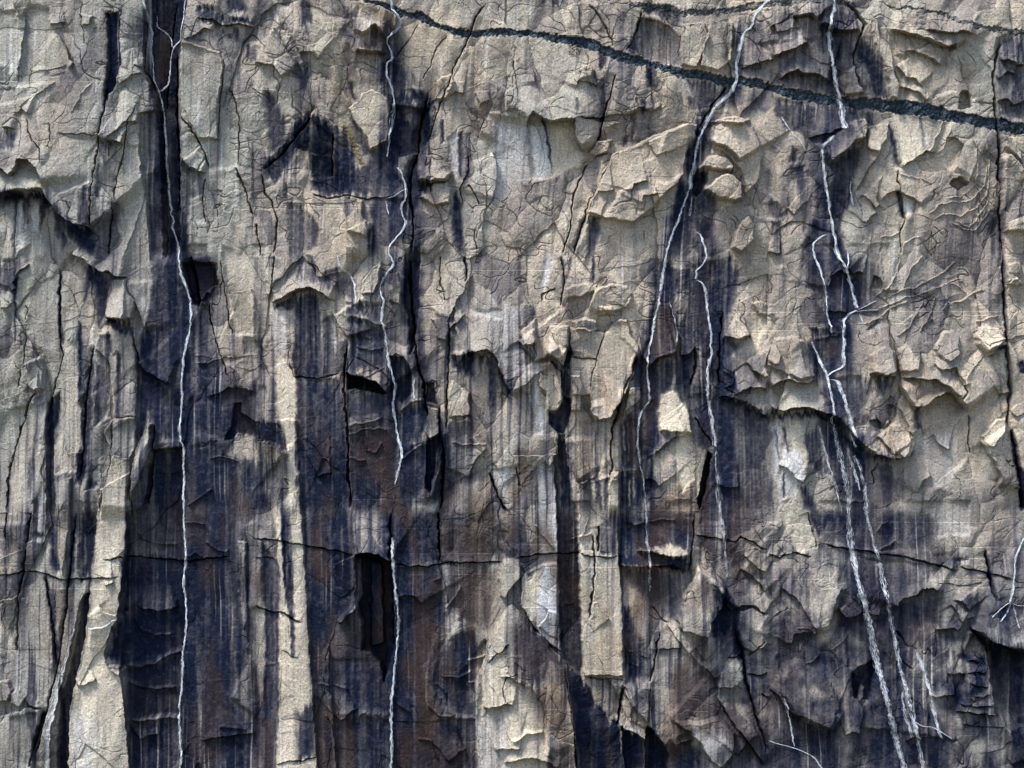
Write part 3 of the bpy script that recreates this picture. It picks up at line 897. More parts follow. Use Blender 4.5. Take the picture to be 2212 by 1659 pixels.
P 4 2: 170,1190 260,1220 280,1260 200,1250
C 3 9: 290,1290 260,1400 210,1560 190,1659
K .7 2: 285,1290 300,1300 270,1400 220,1560 190,1640
R 2 4: 1420,1400 1500,1390 1600,1410
L 5 20: 1300,1480 1400,1460 1530,1440 1659,1430
L 5 20: 900,1480 960,1440 1040,1430
L 5 20: 1290,1620 1240,1600 1180,1560
L 5 18: 160,240 80,270 0,300
L 6 18: 140,520 90,560 0,580
M .4 3: 0,230 170,240 150,380 0,395
M .4 3: 0,560 130,520 110,760 60,920 0,900
C 2 7: 210,0 190,200
@1 2
P 3 3: 135,-600 265,-600 295,2 330,500 350,900 390,1500 420,1659 120,1659 150,1200 150,800
M .9 2: 215,0 295,0 310,250 335,500 350,900 370,1250 390,1500 420,1659 120,1659 130,1400 150,1200 150,800 190,560 240,400
M .8 2: 100,0 165,0 170,250 190,420 190,600 230,760 220,930 150,900 150,400
K .75 1.5: 165,0 215,0 215,180 240,400 250,700 255,920 230,930 225,700 195,560 180,300
k .4 4: 260,1290 370,1260 390,1560 270,1620
K .6 2: 40,200 150,330 150,600 140,980 50,960 50,600
K .5 3: 50,1000 140,980 150,1200 120,1659 30,1659
K .7 4: 0,880 150,980 140,1010 60,960 0,930
M .6 2: 0,640 50,620 50,960 30,1300 10,1250
B .5 4: 0,1330 120,1330 110,1659 0,1659
C 1.5 6: 0,180 100,175 200,190 330,220 450,235 550,260 640,280
C 2 6: 0,610 80,645 180,650 230,680 290,720
C 1 3: 160,890 230,930 280,940
C 1.5 6: 890,330 1000,350 1120,350 1250,325 1400,325 1600,325
C 1.2 3: 0,295 120,295
C 1.2 4: 130,1640 200,1620 300,1615 390,1590
K .8 10: 300,0 620,0 640,270 640,560 540,720 470,860 440,950 440,1200 380,1300 370,1200 340,700
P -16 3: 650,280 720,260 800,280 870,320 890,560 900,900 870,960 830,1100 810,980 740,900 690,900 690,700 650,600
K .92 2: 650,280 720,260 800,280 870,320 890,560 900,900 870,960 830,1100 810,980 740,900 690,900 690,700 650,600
L 10 20: 650,280 720,262 800,280 880,330
P 10 2: 655,290 680,300 690,540 650,620 540,720 530,700 600,620 640,560
M .5 2: 665,300 680,310 690,540 650,620 560,700 640,590
P 6 3: 740,320 810,340 820,600 820,860 740,880 745,600
B .4 5: 740,720 810,720 820,860 740,880
W .3 6: 740,700 800,680 820,860 740,860
L 6 16: 640,280 540,320 490,345
K .75 8: 870,0 1180,0 1180,330 1000,350 890,330
C 3 10: 880,0 870,200 875,320 890,560 890,900
K .9 2: 860,0 885,0 885,320 860,280
C 2.5 10: 1185,0 1190,330
K .9 2: 1175,0 1195,0 1190,320 1175,320
K .45 10: 1200,20 1500,20 1600,60 1400,80 1200,60
K .35 8: 1200,60 1600,140 1600,320 1190,330
B .5 10: 1190,60 1640,100 1600,310 1190,310
K .75 12: 900,360 1200,360 1300,400 1200,700 1100,1000 1180,1400 1100,1659 880,1659 890,1100 920,700
M .3 6: 1200,360 1290,360 1300,500 1210,600
L 6 25: 920,550 980,530 1050,550 1080,600
K .45 10: 1300,360 1590,340 1560,700 1500,800 1250,650
B .6 10: 1300,360 1590,340 1560,700 1500,800 1250,650
R 2 4: 1230,630 1280,560 1330,480
L 5 25: 1500,830 1400,760 1300,700
K .85 12: 1200,850 1350,780 1500,850 1440,960 1420,1200 1430,1330 1300,1320 1200,1250 1150,1100
R 2 4: 1110,1250 1180,1310 1280,1330
R 1.5 4: 1160,1100 1240,1170
R 1.5 4: 1200,1060 1320,1070 1400,1030
R 1.5 3: 1150,450 1180,440 1200,430
K .7 10: 890,1350 1430,1350 1440,1659 880,1659
B .4 10: 900,1400 1100,1400 1400,1500 1300,1659 890,1659
K .7 8: 400,1300 860,1350 870,1659 420,1659
K .65 10: 480,950 860,960 870,1300 480,1300
B .4 8: 530,720 680,720 700,920 560,980
K .4 8: 530,720 680,720 700,920 560,980
P 4 2: 440,900 475,860 480,1100 500,1300 510,1500 540,1659 520,1659 480,1350 450,1150
M .3 2: 440,900 465,870 465,1100 490,1300 510,1500 540,1659 520,1659 480,1350 450,1150
R 1.5 4: 440,1320 480,1340 500,1430 530,1560
R 1.5 4: 640,1380 680,1310 720,1300
R 1.5 4: 600,1150 520,1120 400,1110
L 5 20: 540,1360 600,1300 660,1270
R 2 4: 1370,960 1420,950 1500,920
R 2 4: 1370,1100 1420,1095 1450,1080
R 2 4: 1050,1470 1130,1480 1150,1560 1190,1620
L 5 20: 1240,1620 1310,1560 1360,1540
R 1.5 4: 1000,1300 930,1250 900,1220
S 1: 1190,340 1600,340 1500,800 1250,650
S 1: 890,1350 1430,1350 1440,1659 880,1659
@2 2
S 1: 700,350 1130,400 1060,700 900,560 780,500
S 1: 900,900 1100,890 1280,1050 1000,1340 900,1200
S 1: -200,1300 0,1060 230,1380 200,1659 -200,1659
P 20 3: -30,620 0,600 50,650 110,750 180,790 230,860 340,970 360,1120 390,1300 440,1659 -200,1659 -230,1340 -240,1120 -170,960 -160,850 -110,760
G 14: 340,980 430,1060 500,1160 540,1250 690,1400 750,1659 450,1659 390,1300 360,1120
P 8 4: -84,370 -60,320 0,308 40,320 60,350 55,410 20,460 -40,560 -80,540
M .5 4: -84,370 -60,320 0,308 40,320 60,350 55,410 20,460 -40,560 -80,540
M .4 6: -160,850 -110,760 -30,640 30,640 20,720 -60,900 -170,960
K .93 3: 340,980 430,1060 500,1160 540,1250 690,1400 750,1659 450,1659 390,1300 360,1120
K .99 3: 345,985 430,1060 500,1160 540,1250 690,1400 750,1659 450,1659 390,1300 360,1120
B .4 4: 560,1340 640,1400 720,1659 660,1659 600,1500
R 2 4: 480,1320 500,1420 520,1560 550,1659
B .45 4: 20,720 110,750 240,870 340,980 360,1130 300,1100 160,1100 50,1090 0,1050 0,700
K .42 4: 20,720 110,750 240,870 340,980 360,1130 300,1100 160,1100 50,1090 0,1050 0,700
K .85 1.5: 30,720 45,740 50,1080 30,1060
K .6 2: 110,750 180,790 340,970 320,990 230,960 200,1100 210,900
L 6 25: -80,1040 0,1050 60,1090 130,1120 160,1170 200,1210 230,1330 230,1400 235,1560
R 4 5: 0,1460 100,1410 210,1400
L 6 18: -60,1600 0,1590 80,1560 200,1580 260,1600 300,1659
K .7 2: 0,1480 210,1480 210,1540 100,1560 0,1520
K .6 3: 210,1540 280,1560 310,1659 200,1659
K .85 2: -199,1240 -39,1220 0,1230 0,1270 -119,1280 -189,1280
K .7 1.2: -115,1280 -100,1280 -98,1390 -110,1390
K .7 1.2: -60,1270 -45,1270 -45,1400 -58,1400
L 6 18: -190,1240 -100,1235 -30,1215 20,1230
L 5 16: -114,1525 -59,1500 0,1500 60,1510
K .85 1: -119,1010 -100,1010 -98,1070 -115,1070
C 1.5 5: 0,1040 -40,1060 -60,1130 -40,1220
C 1.3 4: -150,960 -100,900 -60,880 -20,840
W .4 5: -220,1290 -40,1290 0,1659 -210,1659
M .65 4: -230,1340 -170,960 -60,900 0,1050 130,1120 220,1300 235,1659 -200,1659
W .8 3: 150,0 290,0 295,300 315,920 230,850 180,760 160,600 200,330 170,150
M .8 4: 80,480 180,360 200,600 180,740 110,680 60,600
P 6 3: 60,420 200,330 300,330 315,900 230,850 110,700 60,600
L 5 14: 240,620 210,690 170,750
K .8 2: 295,0 420,0 430,300 445,700 460,1000 440,1060 340,970 315,900 300,400
B .35 2: 295,0 420,0 430,300 445,700 460,1000 440,1060 340,970 315,900 300,400
R 1.5 3: 350,610 390,600 400,585
R 1.5 3: 340,730 380,700
M .6 2: 430,0 680,0 690,300 710,600 700,900 720,1080 470,1060 460,900 440,500
P 4 3: 425,-190 685,-250 690,300 715,560 720,1060 470,1060 445,600
K .4 2: 530,130 580,80 570,0 690,0 690,280 560,280
C 2.5 8: 520,140 535,280 535,400 520,560 500,700
C 2.5 8: 565,90 555,260
C 1.5 6: 20,300 150,275 270,265 420,265 540,290 640,295 690,285
R 1.5 4: 150,80 210,160 270,240
R 1.5 3: 520,130 470,150 370,180
R 1.5 3: 310,325 380,310 430,280
M .5 2: 660,340 690,350 715,600 700,900 680,800 690,600
L 4 12: 640,700 600,650 550,580 510,590
C 1.2 4: 470,1075 560,1085 660,1080 720,1090
K .85 4: 690,0 1160,0 1180,120 1150,380 1040,330 690,340
L 9 20: 690,345 880,348 1040,330 1130,390
M .7 2: 810,245 930,230 1040,200 1130,240 1140,280 1020,290 900,255
P 8 3: 810,245 930,230 1040,200 1130,240 1140,280 1020,290 900,255
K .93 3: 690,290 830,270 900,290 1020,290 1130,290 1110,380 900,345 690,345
L 5 15: 730,60 800,80 880,70
R 1.5 3: 880,60 940,50 1060,50
K .55 8: 700,350 1130,400 1100,560 1060,700 980,700 900,560 780,500
B .6 8: 690,350 900,360 1000,600 900,560 760,560
K .8 5: 710,600 770,640 800,760 850,860 860,1080 740,1100 720,900
R 1.5 4: 720,880 760,970 820,1000
R 1.5 4: 720,860 750,900 790,910
R 1.5 4: 840,930 870,940
C 2 7: 965,780 940,880 920,1030 890,1100
C 1.5 4: 950,885 1020,890 1100,880
L 5 20: 1000,730 1100,860 1200,960 1290,1060
C 1.3 4: 910,600 960,680 1010,720
K .35 10: 980,900 1200,950 1280,1080 1000,1100
P 13 3: 1110,510 1170,430 1210,360 1250,380 1330,440 1370,500 1360,600 1290,700 1270,800 1100,760 1060,690 1100,600
B .4 4: 1110,510 1170,430 1290,460 1290,640 1100,640
M .6 2: 1110,530 1170,440 1205,365 1230,370 1200,460 1140,530
M .5 2: 1215,365 1250,375 1330,440 1280,440
K .88 3: 1290,490 1380,480 1430,560 1440,760 1380,800 1280,780 1290,640 1340,600
M .5 2: 1300,470 1350,450 1360,490 1320,500
P 6 2: 1300,460 1350,440 1390,490 1350,520
P 6 2: 1380,590 1420,560 1440,620 1410,640
L 6 25: 1440,640 1480,600 1560,600 1659,660
K .85 2: 1440,620 1470,600 1450,770
P 5 4: 1480,640 1560,620 1659,700 1659,830 1560,900 1500,880 1450,760
C 2.5 8: 1440,780 1500,900 1510,1080 1560,1250 1600,1380 1659,1560
K .7 2: 1435,780 1450,780 1520,920 1525,1080 1575,1250 1620,1400 1659,1500 1659,1580 1590,1400 1545,1250 1500,1080
L 6 25: 1240,1000 1300,1050 1340,1130 1330,1200 1400,1320 1450,1390 1540,1500 1640,1650
C 1.5 5: 1330,1200 1400,1320 1450,1390 1540,1500 1640,1650
C 1.5 5: 1640,840 1560,910 1530,930
C 1.5 5: 1520,1050 1600,1060 1659,1040
C 1.5 5: 1620,1180 1659,1200
K .45 8: 720,1110 890,1130 890,1240 800,1260
C 3 9: 720,1130 700,1300 690,1400
K .85 2: 725,1130 710,1300 695,1400 685,1390 700,1250
C 2 8: 890,1130 880,1380
L 7 20: 720,1150 780,1250 880,1370 950,1440 1010,1540
P 6 3: 730,1120 820,1110 890,1140 885,1250 880,1360 780,1250
W .6 4: 700,1390 760,1370 860,1440 850,1480 740,1420
K .9 3: 710,1400 860,1480 870,1659 740,1659
K .95 3: 880,1390 960,1480 1010,1560 1000,1659 870,1659 865,1480
P -14 3: 880,1390 960,1480 1010,1560 1000,1680 870,1680 865,1480
P -10 4: 710,1400 860,1480 870,1680 740,1680
K .5 8: 1020,1340 1120,1390 1200,1480 1100,1510 1040,1460
K .75 8: 1000,1540 1200,1500 1330,1659 1000,1659
P 9 4: 1060,1350 1200,1360 1340,1330 1440,1430 1430,1560 1360,1650 1280,1600 1220,1500 1150,1420
W .5 5: 1060,1350 1200,1360 1340,1330 1440,1430 1430,1560 1360,1650 1280,1600 1220,1500 1150,1420
L 5 18: 1040,1500 1100,1490 1180,1460
P 5 3: 1350,1040 1440,950 1500,960 1490,1090 1420,1140 1340,1130
K .35 8: 1010,1060 1250,1040 1300,1300 1100,1320 1030,1200
K .5 10: 1360,0 1659,0 1659,40 1480,160 1400,190
C 1.2 6: 1180,150 1300,165 1450,190 1480,160 1550,190 1659,250
C 2 7: 1180,0 1180,150 1160,280 1140,390
K .85 2: 1170,120 1190,130 1155,380 1135,380
L 5 18: 1480,360 1560,420 1659,520
L 5 18: 1500,270 1560,340 1659,400
L 6 18: 1450,1580 1540,1460 1600,1430
K .6 5: 1440,1440 1540,1460 1560,1600 1450,1659
L 5 16: 1190,870 1230,930 1260,960
K .4 5: 1200,1070 ...
R 2 4: 1280,1050 1330,1060 1370,1010
C 1.5 4: 1400,940 1450,940 1490,920
@3 2
C 1.5 6: 0,265 70,300 160,260 280,290
C 1.5 6: 360,210 480,235 570,245 700,265 900,290 1080,340 1200,370 1240,380
C 1.5 6: 1240,355 1330,375 1430,395 1570,430
C .8 2: 1080,450 1260,475 1400,460
M .6 3: 70,0 270,0 290,150 310,250 180,260 150,200 110,100
C 1.5 4: 260,0 300,150 320,240
M .35 8: 1080,0 1400,0 1420,150 1380,250 1090,250
W .3 8: 1080,0 1300,0 1290,140 1090,160
M .35 6: 1090,400 1400,250 1450,550 1200,560 1100,500
K .6 5: 1060,270 1280,310 1180,340 1100,320
K .9 1.5: 1400,250 1420,300 1475,560 1460,580 1430,430
C 2.5 9: 1405,250 1430,400 1465,570
L 6 25: 80,490 150,530 210,590 250,680 310,760 330,800
L 6 20: 370,800 410,650 460,500 480,480
L 7 20: 450,620 500,670 560,670 610,630
L 5 14: 660,660 690,665 720,675
L 7 25: 820,640 840,580 890,550 950,540 1000,490 1060,490 1120,530
L 6 20: 1200,570 1250,570 1300,640
L 6 20: 1180,590 1220,650 1245,720
L 6 18: 1080,760 1140,760 1180,740 1240,770
M .5 3: 1000,470 1060,390 1090,480 1060,490
M .4 3: 180,390 240,430 450,380 400,640 300,680 260,560
L 22 40: 1305,745 1360,770 1410,815 1470,830 1560,870 1659,910 1760,950
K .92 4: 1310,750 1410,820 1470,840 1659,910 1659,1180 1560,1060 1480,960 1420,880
K .55 10: 1480,960 1659,1180 1659,1400 1550,1330 1440,1100 1420,900
P -6 8: 1420,850 1659,930 1659,1659 1560,1400 1480,1200 1440,1000
W .5 5: 1400,640 1540,600 1659,620 1659,890 1560,860 1470,820 1480,720
P 6 3: 1290,760 1400,830 1430,930 1440,1100 1480,1320 1230,1290 1280,1100 1280,950 1270,880
C 1.2 5: 1280,960 1330,965 1370,980
C 1.2 5: 1290,1040 1350,1035 1410,1045
C 1.2 5: 1300,1110 1350,1120 1420,1140
C 1.2 5: 1330,1190 1390,1200 1440,1180
C 1.2 5: 1240,1245 1350,1260 1460,1255
C 1.5 6: 1230,1290 1340,1310 1500,1325
C 1.2 5: 1260,1385 1400,1395 1540,1400
L 5 16: 1160,1040 1220,1050 1290,1045
L 6 25: 1550,1400 1570,1480 1570,1600 1590,1659
L 7 25: 0,1140 60,1170 100,1240 180,1320 300,1390 370,1440 430,1450
K .6 10: 0,1190 90,1210 130,1300 300,1400 400,1460 400,1659 0,1659
K .6 4: 60,940 190,910 120,980 50,1060 20,1140 0,1130 40,1000
P 6 6: 100,990 200,960 330,1050 400,1100 480,1300 430,1420 180,1310 90,1180 70,1080
R 3 5: 60,1050 70,1120 100,1220
K .5 10: 170,780 330,790 330,1060 260,1050 230,900
L 6 20: 140,870 170,790 240,775 330,790
R 1.5 3: 230,990 280,970 330,930
R 1.5 3: 180,750 260,750 320,800
K .75 4: 540,1050 620,1080 600,1200 540,1200
K .75 4: 640,1000 700,960 660,1230 620,1240
P -9 3: 540,1040 700,960 670,1220 560,1210
P 8 2: 580,1220 600,1120 625,1140 620,1210
K .4 12: 480,380 1050,380 1000,480 830,600 820,700 600,700 560,560
K .5 12: 340,0 1080,0 1080,250 700,250 400,200
K .5 12: 820,640 1120,560 1100,720 980,760 900,900 930,1150 850,1100 820,800
K .5 10: 600,1400 1000,1440 1210,1500 1240,1659 650,1659
K .75 3: 1120,1450 1220,1490 1200,1530 1150,1500
K .4 12: 1560,1440 1659,1380 1659,1659 1600,1659
L 6 18: 890,1480 940,1455 1040,1460
L 5 18: 490,1440 540,1420 600,1430
C 1.4 4: 840,770 880,830 920,880
C 1.4 4: 850,950 900,990 940,1020
B .5 8: 460,620 560,600 560,660 500,670
B .4 10: 880,700 1100,700 1000,900 900,900
L 5 18: 1050,1190 1130,1190 1220,1180
K .6 5: 540,280 660,300 640,310 560,305
K .75 3: 270,20 330,0 500,0 500,60 400,80 330,170 290,120
K .7 5: 700,40 830,0 900,0 830,170 760,200 720,120
R 1.5 4: 700,130 740,80 780,60
R 1.5 4: 720,240 780,215 830,180
C 1.4 4: 790,240 820,190
R 1.5 3: 360,860 410,890 470,850 530,780
R 1.5 3: 480,700 430,780 400,860
S 1: 620,300 1050,340 1000,480 830,600 760,520 640,420
S 1: 100,980 330,1050 480,1300 180,1310 80,1150
S 1: 500,720 650,700 800,1000 700,1100 520,1000
"""
SLABS = [
 ('rock_recess', 'pale hollow under a ragged roof', 2, 0, '100,795 140,745 180,765 250,800 412,780 405,870 430,930 480,1010 470,1070 260,1140 110,1180 95,1000'),
 ('rock_slab', 'broad smooth slab', 2, 0, '640,1010 740,970 880,900 1080,820 1200,805 1180,900 1120,1010 1110,1130 1080,1190 980,1260 880,1380 780,1440 560,1410 490,1380 490,1330 540,1240 590,1120'),
 ('rock_bulge', 'rounded bulge', 2, 0, '1240,1240 1330,1150 1390,1125 1440,1140 1480,1200 1490,1290 1440,1310 1330,1290'),
 ('rock_bulge', 'rounded bulge', 1, 0, '600,710 680,650 700,610 750,595 810,610 850,650 870,720 880,840 850,920 740,980 720,900 660,830'),
 ('rock_bulge', 'brown bulge under the black band', 1, 0, '620,20 760,40 860,80 920,100 920,170 880,230 850,270 780,180 700,250 640,200 610,100'),
 ('rock_pillar', None, 0, 0, '1170,290 1200,270 1300,310 1430,350 1450,400 1450,480 1420,620 1410,720 1415,900 1290,900 1200,720 1165,500'),
 ('rock_pillar', None, 3, 0, '1500,1040 1540,1000 1580,1010 1640,1090 1659,1200 1659,1500 1520,1500 1500,1200'),
 ('rock_slab', 'tilted slab over a dark overhang', 3, 0, '350,960 420,890 540,800 620,770 640,830 620,900 540,930 500,990 380,1070'),
 ('wall_patch', 'wet dark face crossed by black ledges', 3, 0, '1490,262 1560,230 1659,240 1659,780 1520,760 1480,600 1470,400'),
 ('rock_block', None, 0, 1, '720,150 820,150 830,230 880,290 860,400 820,420 700,410 705,270'),
 ('rock_recess', 'black hollow', 0, 1, '1520,960 1560,950 1560,1020 1640,1070 1700,1080 1700,1190 1540,1145 1500,1190 1460,1190 1500,1080'),
 ('rock_recess', 'black wedge under a roof', 1, 1, '590,760 700,790 800,830 845,890 720,870 600,860'),
 ('rock_recess', 'streaked hollow under a roof', 1, 1, '100,305 180,270 260,235 330,212 390,222 460,270 540,440 580,540 580,760 420,795 240,780 215,680 100,660'),
 ('rock_recess', 'hollow under a dark roof', 1, 1, '1270,650 1420,625 1500,612 1545,645 1580,730 1620,830 1600,1000 1400,1040 1260,1045 1250,900'),
 ('rock_pillar', 'pale column', 1, 1, '130,640 210,670 250,800 260,1000 260,1240 280,1640 215,1640 210,1280 170,1130 130,1000'),
 ('rock_slab', None, 2, 1, '380,470 560,490 600,500 690,410 740,420 760,500 810,580 820,650 780,770 710,930 640,1040 560,1060 510,1020 500,900 380,900 370,700'),
 ('rock_slab', 'cream pear shaped slab', 2, 1, '1050,760 1058,800 1045,870 1080,910 1140,1010 1160,1150 1180,1260 1185,1450 1100,1530 1060,1400 1050,1280 1080,1150 960,1130 945,1000 980,900 1030,870 1040,800'),
 ('rock_recess', 'smooth dark hollow', 2, 1, '240,1010 300,1000 340,910 380,930 380,1030 340,1140 300,1150 240,1080'),
 ('rock_slab', 'brown slab between wet streaks', 2, 1, '930,310 1020,310 1060,470 1080,560 1060,620 1000,640 940,660 880,720 900,540'),
 ('rock_block', None, 3, 1, '1340,510 1370,470 1440,460 1510,500 1520,540 1470,590 1400,620 1340,580'),
 ('wall_patch', 'streaked wall under the long roof', 3, 1, '0,1010 180,1000 330,1010 430,1080 560,1240 640,1400 660,1500 480,1580 330,1450 250,1440 170,1560 90,1580 0,1300'),
 ('wall_patch', 'black wet panel', 0, 2, '840,20 900,10 1160,10 1180,180 1195,320 1185,450 1195,600 1190,800 1170,890 1150,980 1160,1320 845,1330 825,1080 805,990 785,700 805,500'),
 ('rock_pillar', 'pale column', 1, 2, '150,20 295,20 330,500 350,900 390,1500 420,1659 120,1659 150,1200 150,800'),
 ('rock_recess', 'black slot', 1, 2, '650,280 720,260 800,280 870,320 890,560 900,900 870,960 830,1100 810,980 740,900 690,900 690,700 650,600'),
 ('rock_pillar', 'pale column', 2, 2, '430,20 685,20 690,300 715,560 720,1060 470,1060 445,600'),
 ('rock_slab', 'dark brown strip', 2, 2, '300,20 420,20 430,300 445,700 460,1000 440,1050 345,965 320,900 305,400'),
 ('rock_slab', 'pale grey slab', 2, 2, '1060,1350 1200,1360 1340,1330 1440,1430 1430,1560 1360,1650 1280,1600 1220,1500 1150,1420'),
 ('rock_slab', 'slab split by level cracks', 3, 2, '1290,760 1400,830 1430,930 1440,1100 1480,1320 1230,1290 1280,1100 1280,950 1270,880'),
 ('rock_recess', 'black hollow under a roof', 3, 2, '1310,750 1410,820 1470,840 1659,910 1659,1180 1560,1060 1480,960 1420,880'),
]
BLOCKS = [
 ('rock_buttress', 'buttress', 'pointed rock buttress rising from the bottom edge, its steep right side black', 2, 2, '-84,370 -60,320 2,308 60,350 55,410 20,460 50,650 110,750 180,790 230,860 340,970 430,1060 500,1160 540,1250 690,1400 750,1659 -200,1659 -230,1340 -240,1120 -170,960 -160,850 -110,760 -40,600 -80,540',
  [('side_face', 'steep wet side with shade painted black', '340,980 430,1060 500,1160 540,1250 690,1400 750,1659 450,1659 390,1300 360,1120'), ('summit_boulder', 'pale rounded boulder', '-84,370 -60,320 2,308 60,350 55,410 20,460 -40,560 -80,540')]),
 ('rock_pillar', 'rock pillar', 'broad pale rock pillar at lower left, against the black wet panel of the left waterfall', 0, 2, '655,-40 840,-40 830,250 800,500 780,680 720,820 690,920 720,980 790,990 810,1150 840,1400 870,1659 455,1659 460,1350 500,1120 540,940 580,740 600,500 625,250', []),
 ('rock_flake', 'rock flake', 'long thin pale blade of rock leaning beside the broad pale pillar, lower left', 0, 2, '540,540 500,760 450,980 400,1180 350,1400 330,1659 285,1659 310,1400 360,1180 430,960 490,740 530,560', []),
 ('rock_flake', 'rock flake', 'short curved rock flake with a dark gap behind it, above the broad pale pillar', 0, 1, '960,1090 990,1090 985,1300 960,1500 940,1600 900,1655 850,1655 860,1400 890,1250', []),
 ('rock_pinnacle', 'pinnacle', 'stubby brown pinnacle with a black right flank, right of the pale columns near the bottom', 2, 2, '1110,510 1170,430 1210,360 1250,380 1330,440 1380,480 1430,560 1440,760 1380,800 1270,800 1100,760 1060,690 1100,600',
  [('side_face', 'black crumbling flank', '1290,490 1380,480 1430,560 1440,760 1380,800 1280,780 1290,640 1340,600')]),
]
WET_RUNS = [
 (9, '1,0| 930,110 860,270 860,500 895,640 865,900 850,1020 960,1180 950,1400 890,1560 1,1| 860,100 805,210 835,290 820,430 850,580 905,820 890,1000 945,1280 900,1480 1,2| 890,300 925,700 875,1250 870,1659'),
 (7, '1,0| 1130,560 1070,780 1040,1040 1000,1250 1020,1500 1,1| 1000,0 1020,400 1050,700 1100,960 1200,1200 1200,1659'),
 (8, '2,0| 1590,80 1490,220 1440,540 1270,780 1185,1020 1150,1230 1075,1440 1000,1659 2,1| 960,260 905,510 875,750 895,940 815,1080 820,1300 850,1440 870,1659'),
 (13, '2,0| 1170,1200 1200,1400 1250,1620 2,1| 1190,150 1280,430 1300,640 1260,800 1290,1050 1320,1240 1340,1550 2,2| 1365,100 1390,400'),
 (8, '3,0| 400,0 385,200 430,540 480,850 360,940 345,1050 395,1370 440,1659 3,1| 540,200 575,340 490,420 490,710 400,755 440,1180 520,1550 3,2| 530,150 620,580 735,1080 885,1659'),
 (8, '3,0| 340,1400 290,1600 3,1| 310,0 380,320 410,500 310,620 385,820'),
 (9, '3,1| 400,800 490,940 570,1240 640,1600 3,2| 690,220 785,640 885,1110 1010,1659'),
 (9, '0,0| 940,60 1010,560 1055,960 1090,1360 1150,1659 0,1| 1230,290 1190,650 1165,1050 1190,1659 0,2| 1205,300 1195,850 1165,1500'),
]
